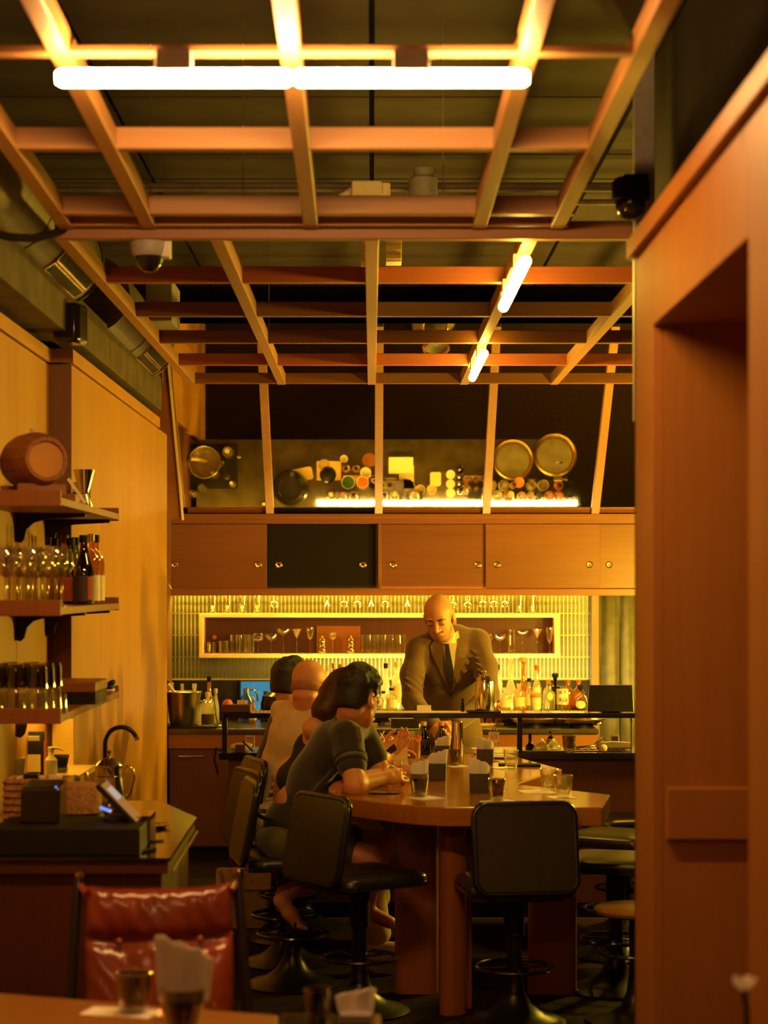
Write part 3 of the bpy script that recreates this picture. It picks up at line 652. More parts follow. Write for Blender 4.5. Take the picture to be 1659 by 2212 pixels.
# ------------------------------------------------------------------ people: smooth solids meshed with surface nets
def V3(*a): return np.array(a, dtype=np.float32)
class Body:
    def __init__(s): s.p = []
    def _add(s, f, lo, hi, k, op): s.p.append((f, None if lo is None else np.array(lo), None if hi is None else np.array(hi), k, op)); return s
    def cone(s, a, b, ra, rb=None, k=.02, op=1):
        a = np.array(a, float); b = np.array(b, float); rb = ra if rb is None else rb; ba = b-a; L2 = max(float(ba@ba), 1e-9)
        def f(q):
            t = np.clip(((q-a)@ba)/L2, 0, 1); return np.linalg.norm(q-a-t[..., None]*ba, axis=-1)-(ra+(rb-ra)*t)
        r = max(ra, rb); return s._add(f, np.minimum(a, b)-r, np.maximum(a, b)+r, k, op)
    def path(s, pts, rs, k=.02, op=1):
        for i in range(len(pts)-1): s.cone(pts[i], pts[i+1], rs[i], rs[i+1], k, op)
        return s
    def ell(s, c, r, R=None, k=.02, op=1):
        c = np.array(c, float); r = np.array(r, float); R = np.eye(3) if R is None else np.array(R)
        def f(q):
            l = (q-c)@R; a = np.linalg.norm(l/r, axis=-1); b = np.linalg.norm(l/(r*r), axis=-1); return a*(a-1)/np.maximum(b, 1e-6)
        m = r.max(); return s._add(f, c-m, c+m, k, op)
    def half(s, c, n, k=.004):       # cuts away everything on the +n side of c
        c = np.array(c, float); n = np.array(n, float); n = n/np.linalg.norm(n)
        return s._add(lambda q: -((q-c)@n), None, None, k, -1)
    def dist(s, q):
        d = np.full(q.shape[:-1], 9., np.float32)
        for f, lo, hi, k, op in s.p: d = s._mix(d, f(q), k, op)
        return d
    @staticmethod
    def _mix(a, d, k, op):
        if op > 0:
            h = np.clip(.5+.5*(a-d)/k, 0, 1); return a*(1-h)+d*h-k*h*(1-h)
        h = np.clip(.5-.5*(a+d)/k, 0, 1); return a*(1-h)-d*h+k*h*(1-h)
    def mesh(s, name, mat, h=.006):
        los = [p[1] for p in s.p if p[4] > 0]; his = [p[2] for p in s.p if p[4] > 0]
        lo = np.min(los, axis=0)-.02; hi = np.max(his, axis=0)+.02
        n = np.ceil((hi-lo)/h).astype(int)+1; D = np.full(n, 9., np.float32)
        ax = [(lo[i]+h*np.arange(n[i])).astype(np.float32) for i in range(3)]
        for f, a, b, k, op in s.p:
            if a is None: i0 = np.zeros(3, int); i1 = n
            else:
                m = k*1.2+3*h; i0 = np.clip(((a-m-lo)/h).astype(int), 0, n); i1 = np.clip(((b+m-lo)/h).astype(int)+2, 0, n)
            sl = tuple(slice(i0[j], i1[j]) for j in range(3))
            q = np.stack(np.meshgrid(*[ax[j][sl[j]] for j in range(3)], indexing='ij'), -1)
            D[sl] = s._mix(D[sl], f(q).astype(np.float32), k, op)
        ins = D < 0
        corner = [(x, y, z) for x in (0, 1) for y in (0, 1) for z in (0, 1)]
        sh = lambda A, c: A[c[0]:n[0]-1+c[0], c[1]:n[1]-1+c[1], c[2]:n[2]-1+c[2]]
        cnt = sum(sh(ins, c).astype(np.int8) for c in corner)
        act = np.argwhere((cnt > 0) & (cnt < 8)); idx = np.full(cnt.shape, -1, np.int32); idx[tuple(act.T)] = np.arange(len(act))
        acc = np.zeros((len(act), 3)); num = np.zeros(len(act))
        val = {c: D[tuple((act+np.array(c)).T)] for c in corner}
        for c in corner:
            for k in range(3):
                if c[k]: continue
                e = list(c); e[k] = 1; e = tuple(e); a, b = val[c], val[e]; m = (a < 0) != (b < 0)
                t = a[m]/(a[m]-b[m]); q = np.tile(np.array(c, float), (m.sum(), 1)); q[:, k] = t; acc[m] += q; num[m] += 1
        vs = lo+h*(act+acc/num[:, None]); quads = []
        for k in range(3):
            u, w = (k+1) % 3, (k+2) % 3
            a = [slice(1, -1)]*3; a[k] = slice(0, n[k]-1); bsl = list(a); bsl[k] = slice(1, n[k])
            A, Bv = ins[tuple(a)], ins[tuple(bsl)]
            e = np.argwhere(A != Bv); flip = A[tuple(e.T)]
            off = np.ones(3, int); off[k] = 0; e = e+off
            def g(du, dw):
                o = np.zeros(3, int); o[u] = -du; o[w] = -dw; return idx[tuple((e+o).T)]
            q = np.stack([g(1, 1), g(0, 1), g(0, 0), g(1, 0)], 1)
            q[~flip] = q[~flip][:, ::-1]; quads.append(q[:, ::-1])
        q = np.concatenate(quads); q = q[(q >= 0).all(1)]
        me = bpy.data.meshes.new(name); me.vertices.add(len(vs)); me.vertices.foreach_set('co', vs.astype(np.float32).ravel())
        me.loops.add(len(q)*4); me.loops.foreach_set('vertex_index', q.astype(np.int32).ravel())
        me.polygons.add(len(q)); me.polygons.foreach_set('loop_start', np.arange(0, len(q)*4, 4, dtype=np.int32))
        me.update(calc_edges=True); me.validate(); me.polygons.foreach_set('use_smooth', [True]*len(me.polygons))
        me.materials.append(MATS[mat]); me.update(); return me
def frame(face, up=(0, 0, 1), roll=0):
    f = np.array(face, float); f /= np.linalg.norm(f); u = np.array(up, float); u = u-f*(u@f); u /= np.linalg.norm(u)
    r = np.cross(f, u)
    c, s_ = math.cos(roll), math.sin(roll); r, u = r*c+u*s_, u*c-r*s_
    return np.stack([r, f, u], 1)             # columns: right, forward, up
class Head:
    """local axes: x right, y forward, z up; 0 at the middle of the head"""
    def __init__(s, c, face, up=(0,0,1), roll=0, k=1.0): s.c = np.array(c, float); s.R = frame(face, up, roll); s.k = k
    def w(s, x, y, z): return s.c+s.R@(np.array((x, y, z))*s.k)
    def build(s, b):
        k = s.k; E = lambda c, r, kk=.02, op=1: b.ell(s.w(*c), np.array(r)*k, s.R, kk, op)
        E((0, -.012, .032), (.077, .097, .086)); E((0, .035, -.035), (.06, .058, .075), .03)
        E((0, .062, -.088), (.03, .026, .022), .03); b.cone(s.w(-.045, .02, -.07), s.w(0, .06, -.092), .02, .018, .025); b.cone(s.w(.045, .02, -.07), s.w(0, .06, -.092), .02, .018, .025)
        b.cone(s.w(-.036, .077, .022), s.w(.036, .077, .022), .012, .012, .014)
        E((-.033, .098, .004), (.017, .014, .011), .012, -1); E((.033, .098, .004), (.017, .014, .011), .012, -1)
        E((-.033, .083, .003), (.015, .012, .011), .004); E((.033, .083, .003), (.015, .012, .011), .004)
        b.cone(s.w(0, .09, .012), s.w(0, .112, -.030), .008, .0125, .008); E((-.013, .098, -.034), (.008, .009, .007), .006); E((.013, .098, -.034), (.008, .009, .007), .006)
        E((0, .088, -.058), (.024, .010, .0065), .005); E((0, .086, -.068), (.021, .010, .0065), .005); E((0, .102, -.063), (.026, .008, .0022), .004, -1)
        for sx in (-1, 1):
            E((sx*.079, -.004, -.008), (.010, .021, .033), .008); E((sx*.09, .002, -.004), (.008, .011, .018), .006, -1)
def hand(b, wrist, fdir, palm, side=1, curl=.9, spread=1.0, sc=1.0, thumb_in=.5):
    """fdir: towards the knuckles; palm: the way the palm faces; side +1: thumb on the +cross side"""
    f = np.array(fdir, float); f /= np.linalg.norm(f); p = np.array(palm, float); p = p-f*(p@f); p /= np.linalg.norm(p); t = np.cross(f, p)*side
    w = np.array(wrist, float); R = np.stack([t, f, p], 1)
    b.ell(w+f*.05*sc, np.array((.041, .055, .017))*sc, R, .015)
    b.cone(w-f*.01, w+f*.03*sc, .024*sc, .026*sc, .015)
    ln = (.078, .088, .082, .064)
    for i in range(4):
        o = (1.5-i)*.0205*spread*sc; q = w+f*(.092-(.006*abs(i-1.2)))*sc+t*o
        a0 = .35*curl+.05*i*curl; ang = a0
        for j, (L, r) in enumerate(((.46, .0088), (.31, .008), (.23, .0072))):
            d = f*math.cos(ang)+p*math.sin(ang); e = q+d*ln[i]*L*sc; b.cone(q, e, r*sc, (r-.0006)*sc, .004); q = e; ang += .85*curl
    q = w+f*.028*sc+t*.03*sc; d = f*.62+t*.62+p*.4*thumb_in; d /= np.linalg.norm(d); e = q+d*.042*sc; b.cone(q, e, .0125*sc, .0105*sc, .008)
    d2 = f*.9+t*.05+p*.55*thumb_in; d2 /= np.linalg.norm(d2); g = e+d2*.03*sc; b.cone(e, g, .0098*sc, .009*sc, .004); d3 = f*.85-t*.25+p*.7*thumb_in; d3 /= np.linalg.norm(d3); b.cone(g, g+d3*.024*sc, .009*sc, .0075*sc, .004)
def front(b, xs, zs, y0, y1, n=90):
    ys = np.linspace(y0, y1, n); X = np.repeat(xs[:, None], n, 1); Z = np.repeat(zs[:, None], n, 1); Y = np.repeat(ys[None], len(xs), 0)
    d = b.dist(np.stack([X, Y, Z], -1)); hit = d < 0; i = np.argmax(hit, 1); out = np.where(hit.any(1), ys[i], y1)
    j = np.clip(i-1, 0, n-1); r = np.arange(len(xs)); a, c = d[r, j], d[r, i]; t = np.where((i > 0) & hit.any(1), a/np.maximum(a-c, 1e-6), 0)
    return np.where(hit.any(1), ys[j]+(ys[i]-ys[j])*t, out)
def drape(b, left, right, off, thick, y0, y1, m=9, sub=6):
    """a cloth strip laid on the front of body b between two polylines of (x, z)"""
    def dens(pl):
        out = []
        for a, c in zip(pl, pl[1:]):
            for i in range(sub): t = i/sub; out.append((a[0]+(c[0]-a[0])*t, a[1]+(c[1]-a[1])*t))
        return np.array(out+[pl[-1]])
    L, Rr = dens(left), dens(right); n = len(L); t = np.linspace(0, 1, m)
    X = L[:, None, 0]*(1-t)+Rr[:, None, 0]*t; Z = L[:, None, 1]*(1-t)+Rr[:, None, 1]*t
    Y = front(b, X.ravel(), Z.ravel(), y0, y1).reshape(X.shape)-off
    for _ in range(2): Y[1:-1] = (Y[:-2]+Y[1:-1]*2+Y[2:])/4
    B2 = B(); vs = []
    for dy in (0, thick): vs += [(X[i, j], Y[i, j]+dy, Z[i, j]) for i in range(n) for j in range(m)]
    k = n*m; fs = []
    for i in range(n-1):
        for j in range(m-1):
            q = (i*m+j, i*m+j+1, (i+1)*m+j+1, (i+1)*m+j); fs.append(q); fs.append(tuple(k+v for v in q[::-1]))
    edge = [(i*m, (i+1)*m) for i in range(n-1)]+[((i+1)*m+m-1, i*m+m-1) for i in range(n-1)]+[(j+1, j) for j in range(m-1)]+[((n-1)*m+j, (n-1)*m+j+1) for j in range(m-1)]
    fs += [(a, c, c+k, a+k) for a, c in edge]
    return B2.add(vs, fs)
def person(label, loc): return empty('person', label, 'person', loc)
def put(root, name, me, mat=None, **kw):
    o = ob(name, me, mat, root, smooth=None if isinstance(me, bpy.types.Mesh) else 60, **kw)
    o.matrix_parent_inverse = Matrix.Translation(-Vector(root.location)); return o
def specs(root, H, mat='black_gloss', r=.0016):
    b = B()
    for sx in (-1, 1):
        c = H.w(sx*.033, .102, .002); b.ring(c, .021*H.k, r, 20, 6, axis=tuple(H.R[:, 1]))
        b.tube([tuple(H.w(sx*.054, .100, .006)), tuple(H.w(sx*.075, .06, .006)), tuple(H.w(sx*.085, .0, .010)), tuple(H.w(sx*.083, -.02, -.012))], r, 6)
    b.tube([tuple(H.w(-.013, .104, .004)), tuple(H.w(0, .107, .008)), tuple(H.w(.013, .104, .004))], r, 6)
    return put(root, 'glasses', b, mat)
def hair_cap(H, low=-.06, front_z=.055, grow=.012, tufts=60, seed=1, top=.016):
    """short hair: a shell over the skull with ruffled tufts"""
    rnd = random.Random(seed); b = Body(); k = H.k; g = grow
    b.ell(H.w(0, -.016, .034), np.array((.077+g, .097+g, .086+top))*k, H.R, .01); b.ell(H.w(0, -.055, -.02), np.array((.066+g*.6, .055+g*.6, .07))*k, H.R, .02)
    for i in range(tufts):
        a = rnd.uniform(0, 6.283); e = rnd.uniform(.15, 1.5); d = np.array((math.cos(a)*math.cos(e), math.sin(a)*math.cos(e), math.sin(e)))
        p0 = np.array((0, -.014, .034))+d*np.array((.077+g, .097+g, .086+top))*.93; tdir = d*.22+np.array((rnd.uniform(-.25, .25), .75+rnd.uniform(-.3, .2), rnd.uniform(-.1, .3)))*.6
        b.cone(H.w(*p0), H.w(*(p0+tdir*.03)), .012*k, .007*k, .018)
    # face and neck stay free
    def face(q):
        l = (q-H.c)@H.R/k; return np.maximum(-(l[..., 1]-.042), l[..., 2]-front_z)
    b._add(face, None, None, .008, -1)
    def nape(q):
        l = (q-H.c)@H.R/k; return l[..., 2]-(low+.9*np.maximum(l[..., 1]+.05, 0))
    b._add(nape, None, None, .008, -1)
    for sx in (-1, 1): b.ell(H.w(sx*.088, .0, -.006), np.array((.022, .026, .04))*k, H.R, .006, -1)
    return b

# ---- bartender -----------------------------------------------------------------------------------------
p = person('bald bartender in a brown suit and black tie looking down behind the bar', (.45, 11.45, 0))
H = Head((.384, 11.22, 1.572), (-.20, -.86, -.44), roll=-.10, k=1.06)
rs, ls = (.266, 11.36, 1.385), (.622, 11.42, 1.425)
re, le = (.232, 11.20, 1.095), (.668, 11.24, 1.13)
rw, lw = (.335, 10.97, .985), (.475, 10.98, .985)
b = Body(); H.build(b)
b.cone((.43, 11.37, 1.44), H.w(0, -.02, -.05), .062, .056, .02)
b.ell((.445, 11.42, 1.3), (.17, .10, .16)); b.ell((.46, 11.46, 1.02), (.15, .10, .2))
b.path([rs, re, rw], [.05, .042, .03]); b.path([ls, le, lw], [.05, .042, .03])
hand(b, rw, (.35, -.6, -.5), (.55, .1, -.6), side=1, curl=.75); hand(b, lw, (-.35, -.6, -.5), (-.55, .1, -.6), side=-1, curl=.75)
put(p, 'body', b.mesh('body', 'skin_light', .0055))
jk = Body()
jk.ell((.447, 11.43, 1.30), (.205, .132, .19)); jk.ell((.46, 11.47, 1.04), (.178, .125, .22), k=.06); jk.cone((.30, 11.40, 1.40), (.59, 11.44, 1.435), .058, .058, .04)
jk.cone((.40, 11.40, 1.455), (.49, 11.42, 1.46), .062, .06, .04)
jk.ell((.462, 11.47, .88), (.186, .132, .12), k=.05)
jk.path([rs, (.232, 11.28, 1.24), re], [.062, .064, .060], .04); jk.cone((.42, 11.40, 1.455), rs, .05, .055, .05); jk.cone((.47, 11.41, 1.46), ls, .05, .055, .05); jk.path([re, (.275, 11.09, 1.04), rw], [.062, .055, .048], .012)
jk.path([ls, (.656, 11.34, 1.28), le], [.062, .064, .060], .04); jk.path([le, (.59, 11.1, 1.06), lw], [.062, .055, .048], .012)
rnd = random.Random(3)
for (a, c, lo_, hi_) in ((rs, re, .35, 1.), (ls, le, .25, 1.)):       # sleeve folds
    for q in range(5):
        t = lo_+(hi_-lo_)*q/5; m = np.array(a)*(1-t)+np.array(c)*t; jk.cone(m+V3(-.05, -.05, .02+.012*q), m+V3(.05, -.055, -.035+.01*(q%2)), .006, .003, .02)
J = jk.mesh('jacket', 'jacket', .0065); jo = put(p, 'jacket', J)
fy = dict(y0=11.15, y1=11.5)
vL, vR, vB = (.392, 1.455), (.492, 1.462), (.456, 1.145)
put(p, 'shirt', drape(jk, [(.395, 1.458), (.425, 1.30), (.452, 1.15)], [(.50, 1.468), (.480, 1.30), (.460, 1.15)], .004, .006, **fy), 'shirt_cream')
put(p, 'shirt_collar', B().loft([[Vector(H.w(0, -.02, -.05))*0+Vector((.43+.068*math.cos(a), 11.365+.068*math.sin(a), 1.43+.014*math.sin(a))) for a in np.linspace(0, 6.283, 25)[:-1]],
    [Vector((.425+.064*math.cos(a), 11.345+.064*math.sin(a), 1.487+.02*math.sin(a))) for a in np.linspace(0, 6.283, 25)[:-1]]], caps=False), 'shirt_cream')
put(p, 'collar_flap', drape(jk, [(.418, 1.452), (.402, 1.43)], [(.388, 1.472), (.386, 1.455)], .020, .006, **fy), 'shirt_cream')
put(p, 'collar_flap', drape(jk, [(.432, 1.452), (.462, 1.425)], [(.498, 1.49), (.505, 1.45)], .020, .006, **fy), 'shirt_cream')
lapL = put(p, 'lapel', drape(jk, [(.372, 1.455), (.335, 1.40), (.345, 1.36), (.445, 1.14)], [(.397, 1.46), (.403, 1.40), (.410, 1.36), (.455, 1.135)], .010, .010, **fy), 'jacket')
lapR = put(p, 'lapel', drape(jk, [(.497, 1.468), (.494, 1.40), (.489, 1.36), (.459, 1.14)], [(.525, 1.47), (.560, 1.42), (.553, 1.375), (.468, 1.135)], .010, .010, **fy), 'jacket')
put(p, 'necktie', drape(jk, [(.412, 1.448), (.422, 1.425), (.421, 1.36), (.428, 1.26), (.443, 1.16), (.452, 1.145)], [(.445, 1.450), (.440, 1.425), (.452, 1.36), (.470, 1.26), (.468, 1.18), (.462, 1.145)], .016, .008, **fy), 'tie_black')
put(p, 'tie_clip', drape(jk, [(.440, 1.193), (.441, 1.188)], [(.474, 1.201), (.474, 1.193)], .027, .008, **fy), 'steel')
put(p, 'breast_pocket', drape(jk, [(.520, 1.262), (.520, 1.248)], [(.585, 1.282), (.585, 1.268)], .006, .004, **fy), 'jacket')
put(p, 'button', B().lathe([(0, -.003), (.009, -.003), (.009, .003), (0, .003)], (.458, front(jk, np.array([.458]), np.array([1.125]), 11.15, 11.5)[0]-.004, 1.125), 12, axis=(0, 1, 0)), 'tie_black')
bd = Body()                                                              # short beard, hugging jaw and lip
bd.ell(H.w(0, .060, -.086), np.array((.042, .040, .030))*H.k, H.R, .02); bd.cone(H.w(-.05, .03, -.06), H.w(-.02, .062, -.09), .019, .02, .015); bd.cone(H.w(.05, .03, -.06), H.w(.02, .062, -.09), .019, .02, .015)
bd.cone(H.w(-.026, .083, -.048), H.w(.026, .083, -.048), .0085, .0085, .008)
bd.ell(H.w(0, .095, -.063), np.array((.022, .022, .010))*H.k, H.R, .004, -1)
put(p, 'beard', bd.mesh('beard', 'stubble', .004))
for sx in (-1, 1):
    put(p, 'eyebrow', B().tube([tuple(H.w(sx*.014, .092, .020)), tuple(H.w(sx*.033, .090, .026)), tuple(H.w(sx*.052, .074, .019))], [.0035, .004, .0025], 6), 'hair_black')
    put(p, 'eyelid_line', B().tube([tuple(H.w(sx*.020, .0945, -.002)), tuple(H.w(sx*.033, .0965, -.006)), tuple(H.w(sx*.046, .089, -.002))], .0016, 5), 'hair_black')
tr = Body(); tr.ell((.462, 11.48, .86), (.165, .11, .1)); tr.path([(.385, 11.48, .84), (.375, 11.5, .46), (.37, 11.5, .06)], [.09, .07, .055], .03); tr.path([(.54, 11.48, .84), (.55, 11.5, .46), (.555, 11.5, .06)], [.09, .07, .055], .03)
put(p, 'trousers', tr.mesh('trousers', 'jacket', .009))
for x in (.37, .555): put(p, 'shoe', B().ball((x, 11.44, .04), (.045, .13, .04)), 'black_gloss')

# ---- man in the dark polo at the front left of the table ---------------------------------------------------
p = person('man in a dark polo shirt, front left, one elbow on the table', (-.36, 8.60, 0))
H = Head((-.060, 8.555, 1.262), (.64, .74, -.24), roll=.02, k=1.04)
rs, ls = np.array((-.105, 8.43, 1.10)), np.array((-.055, 8.74, 1.11)); re, le = np.array((-.070, 8.285, .908)), np.array((.05, 8.68, .915))
rw, lw = np.array((.045, 8.42, .925)), np.array((-.085, 8.47, .905))
hipR, hipL = np.array((-.37, 8.50, .64)), np.array((-.37, 8.70, .64)); kR, kL = np.array((.00, 8.44, .575)), np.array((.04, 8.72, .60)); aR, aL = np.array((-.375, 8.60, .405)), np.array((-.03, 8.73, .31))
b = Body(); H.build(b)
b.cone((-.10, 8.585, 1.13), H.w(0, -.03, -.06), .062, .058, .02)
b.ell((-.17, 8.58, 1.03), (.10, .16, .12)); b.ell((-.33, 8.6, .74), (.11, .14, .15))
b.path([rs, re, rw], [.052, .044, .031]); b.path([ls, le, lw], [.05, .042, .031])
hand(b, rw, (.75, .5, .12), (.2, .6, -.3), side=1, curl=1.0); hand(b, lw, (-.6, -.75, -.10), (-.1, .05, -1), side=1, curl=1.05)
b.path([hipR, kR], [.08, .06]); b.path([kR, (-.17, 8.50, .50), aR], [.056, .058, .036]); b.path([hipL, kL, aL], [.08, .06, .036])
foot = lambda b, a, heel, toe: (b.path([a, heel], [.036, .034]), b.path([heel, (np.array(heel)+np.array(toe))/2, toe], [.034, .032, .024]), [b.cone(np.array(toe)+V3(.004*i, -.03+.017*i, .006), np.array(toe)+V3(.034-.004*i, -.034+.019*i, -.004), .0115, .009, .004) for i in range(4)])
foot(b, aR, (-.392, 8.60, .375), (-.318, 8.585, .262)); b.path([aL, (.08, 8.73, .255)], [.035, .028])
put(p, 'body', b.mesh('body', 'skin_warm', .0055))
b = Body(); b.ell((-.165, 8.585, 1.03), (.115, .185, .135)); b.ell((-.26, 8.595, .86), (.115, .165, .17), k=.07); b.ell((-.35, 8.6, .70), (.125, .17, .14), k=.06)
b.cone(rs+V3(-.01, .04, .01), ls+V3(-.01, -.04, .01), .062, .062, .04); b.path([rs, rs*.42+re*.58], [.070, .064], .03); b.path([ls, ls*.4+le*.6], [.068, .062], .03)
b.cone((-.105, 8.58, 1.12), (-.082, 8.57, 1.20), .068, .068, .02)
b.half((-.085, 8.57, 1.188), (.55, -.12, 1)); d_ = (re-rs)/np.linalg.norm(re-rs)
for q in range(7): b.cone((-.30+.03*q, 8.43+.006*q, .80+.03*q), (-.20+.02*q, 8.41, .92+.02*q), .008, .006, .02)
put(p, 'polo_shirt', b.mesh('polo_shirt', 'polo_dark', .0065))
def cuff(root, a, d, r, w, mat, name='sleeve_stripe'):
    d = np.array(d)/np.linalg.norm(d); bb = B().lathe([(r, -w), (r+.003, -w*.6), (r+.003, w*.6), (r, w)], tuple(a), 28, axis=tuple(d)); return put(root, name, bb, mat)
cuff(p, rs*.56+re*.44, d_, .069, .010, 'tank_black'); cuff(p, rs*.50+re*.50, d_, .0675, .009, 'polo_stripe'); cuff(p, rs*.44+re*.56, d_, .066, .006, 'tank_black', 'sleeve_hem')
put(p, 'sleeve_stripe', B().tube([tuple(rs+V3(.045, -.045, .045)), tuple(rs+V3(.05, -.058, .0)), tuple(rs+V3(.052, -.058, -.05))], [.013, .015, .013], 8), 'polo_stripe')
b = Body(); b.ell((-.375, 8.6, .64), (.135, .175, .095)); b.path([hipR, hipR*.35+kR*.65], [.098, .086], .03); b.path([hipL, hipL*.35+kL*.65], [.098, .086], .03)
for q in range(4): b.cone((-.33+.05*q, 8.44, .70-.02*q), (-.28+.05*q, 8.415, .60), .008, .006, .015)
put(p, 'shorts', b.mesh('shorts', 'shorts_olive', .008))
put(p, 'waistband', B().loft([[Vector((-.37+.136*math.cos(a), 8.6+.178*math.sin(a), .715-.25*.136*math.cos(a)+dz)) for a in np.linspace(0, 6.283, 33)[:-1]] for dz in (0, .02)], caps=False), 'tank_black')
put(p, 'hair', hair_cap(H, low=-.058, front_z=.07, grow=.011, tufts=170, seed=5, top=.014).mesh('hair', 'hair_black', .0045)); specs(p, H)
put(p, 'sandal', B().box((-.37, 8.535, .236), (-.26, 8.635, .248)).tube([(-.335, 8.54, .25), (-.33, 8.585, .305), (-.335, 8.635, .25)], .008, 6), 'black_matte')

# ---- woman leaning over the table ------------------------------------------------------------------------
p = person('woman in a black sleeveless top with long auburn hair, chin on hand', (-.42, 9.08, 0))
H = Head((-.108, 8.985, 1.245), (.75, .62, -.16), k=.97)
rs, ls = np.array((-.262, 8.87, 1.105)), np.array((-.125, 9.13, 1.10)); re, le = np.array((.012, 8.80, .925)), np.array((.05, 9.14, .905)); rw, lw = np.array((-.045, 8.86, 1.11)), np.array((.16, 8.98, .905))
hR, hL = np.array((-.42, 9.0, .64)), np.array((-.42, 9.18, .64)); kR, kL = np.array((-.04, 8.93, .60)), np.array((-.02, 9.1, .60)); aR, aL = np.array((.02, 8.92, .13)), np.array((.02, 9.12, .28))
b = Body(); H.build(b); b.cone((-.185, 8.99, 1.12), H.w(0, -.03, -.06), .05, .047, .02)
b.ell((-.235, 9.0, 1.02), (.095, .15, .12)); b.ell((-.36, 9.06, .80), (.095, .125, .17), k=.06); b.cone(rs+V3(0, .03, 0), ls-V3(0, .03, 0), .048, .048, .03)
b.path([rs, re, rw], [.050, .040, .026]); b.path([ls, le, lw], [.046, .038, .026])
hand(b, rw, (-.25, .3, .8), (-.6, .6, .1), side=-1, curl=.9, sc=.92); hand(b, lw, (.9, -.3, .05), (0, .2, -1), side=-1, curl=.8, sc=.92)
b.ell((-.42, 9.08, .66), (.13, .165, .10)); b.path([hR, kR, aR], [.08, .058, .036]); b.path([hL, kL, aL], [.08, .058, .036])
put(p, 'body', b.mesh('body', 'skin_light', .006))
b = Body(); b.ell((-.25, 9.0, .985), (.112, .165, .115)); b.ell((-.335, 9.03, .86), (.105, .145, .10), k=.05)
b.half((-.27, 9.0, 1.085), (.15, -.2, 1), .006); b.ell((-.36, 8.87, 1.09), (.09, .07, .085), None, .02, -1)
put(p, 'tank_top', b.mesh('tank_top', 'tank_black', .0065))
put(p, 'shoulder_strap', B().tube([(-.30, 8.92, 1.06), (-.275, 8.905, 1.13), (-.235, 8.90, 1.155), (-.19, 8.88, 1.10)], .006, 6), 'tank_black')
b = Body(); b.ell((-.425, 9.08, .655), (.145, .18, .105)); b.path([hR, kR, kR*.75+aR*.25], [.092, .07, .066], .03); b.path([hL, kL, kL*.75+aL*.25], [.092, .07, .066], .03)
b.path([kR, aR+V3(0, 0, .05)], [.068, .068], .02); b.path([kL, aL+V3(0, 0, .03)], [.068, .066], .02)
put(p, 'trousers', b.mesh('trousers', 'trousers_pale', .008)); put(p, 'shoe', B().ball((.07, 8.9, .09), (.13, .045, .05)).ball((.0, 8.9, .05), (.03, .04, .05)), 'canvas')
b = Body(); k = H.k
b.ell(H.w(0, -.02, .036), np.array((.091, .108, .100))*k, H.R, .01); b.path([H.w(0, -.085, .0), H.w(0, -.13, -.08), (-.235, 8.92, 1.115), (-.262, 8.92, 1.06)], [.066, .054, .036, .014], .03)
b.path([H.w(.07, -.04, .0), H.w(.06, -.05, -.1), (-.19, 8.87, 1.10)], [.03, .04, .025], .03); b.path([H.w(-.07, -.04, .0), H.w(-.06, -.05, -.1)], [.03, .03], .03)
for q in range(16):
    a = rnd.uniform(-.06, .06); b.cone(H.w(a, -.13+.3*abs(a), .02), np.array((-.24+a*.6, 8.915-a*.4, 1.09+rnd.uniform(-.03, .02))), .014, .006, .012)
def face2(q):
    l = (q-H.c)@H.R/k; return np.maximum(-(l[..., 1]-.03-.03*(l[..., 2] > .05)), l[..., 2]-.07)
b._add(face2, None, None, .008, -1)
put(p, 'hair', b.mesh('hair', 'hair_auburn', .005)); put(p, 'wristband', B().ring((-.04, 8.857, 1.07), .031, .004, axis=(-.2, .25, 1)), 'black_matte')

# ---- bald man in the beige T-shirt -----------------------------------------------------------------------
p = person('bald man with glasses in a beige T-shirt, seated third along the table', (-.45, 9.72, 0))
H = Head((-.300, 9.52, 1.266), (.36, .90, -.24), roll=.03, k=1.04)
rs, ls = np.array((-.165, 9.42, 1.095)), np.array((-.425, 9.63, 1.135)); re, le = np.array((.02, 9.30, .92)), np.array((-.22, 9.93, .90)); rw, lw = np.array((.075, 9.40, .945)), np.array((.0, 9.86, .905))
hR, hL = np.array((-.40, 9.64, .65)), np.array((-.46, 9.80, .65)); kR, kL = np.array((-.02, 9.66, .62)), np.array((-.05, 9.86, .62)); aR, aL = np.array((-.08, 9.66, .30)), np.array((-.12, 9.86, .30))
b = Body(); H.build(b); b.cone((-.315, 9.52, 1.15), H.w(0, -.035, -.05), .068, .064, .02); b.ell(H.w(0, -.07, -.065), np.array((.052, .03, .014)), H.R, .02)
b.ell((-.32, 9.54, 1.02), (.15, .13, .13)); b.path([rs, re, rw], [.052, .044, .031]); b.path([ls, le, lw], [.052, .044, .031])
hand(b, rw, (.4, .2, .35), (.1, -.5, .5), side=-1, curl=.8); hand(b, lw, (.9, -.3, 0), (0, 0, -1), side=-1, curl=.7)
b.ell((-.43, 9.7, .7), (.13, .15, .12)); b.path([hR, kR, aR], [.08, .06, .04]); b.path([hL, kL, aL], [.08, .06, .04])
put(p, 'body', b.mesh('body', 'skin_light', .006))
b = Body(); b.ell((-.315, 9.55, 1.03), (.185, .145, .15)); b.ell((-.385, 9.62, .86), (.16, .14, .19), k=.07); b.ell((-.42, 9.68, .70), (.165, .155, .12), k=.06)
b.cone(rs+V3(-.05, .04, .01), ls+V3(.05, -.04, .01), .068, .068, .04); b.cone((-.315, 9.53, 1.13), (-.305, 9.52, 1.185), .075, .072, .025); b.path([rs, rs*.45+re*.55], [.072, .068], .03); b.path([ls, ls*.45+le*.55], [.072, .068], .03)
b.half((-.30, 9.52, 1.195), (.1, .25, 1))
for q in range(9): b.cone((-.50+.012*q, 9.47+.01*q, .72+.035*q), (-.32+.01*q, 9.40+.004*q, .76+.045*q), .009, .006, .025)
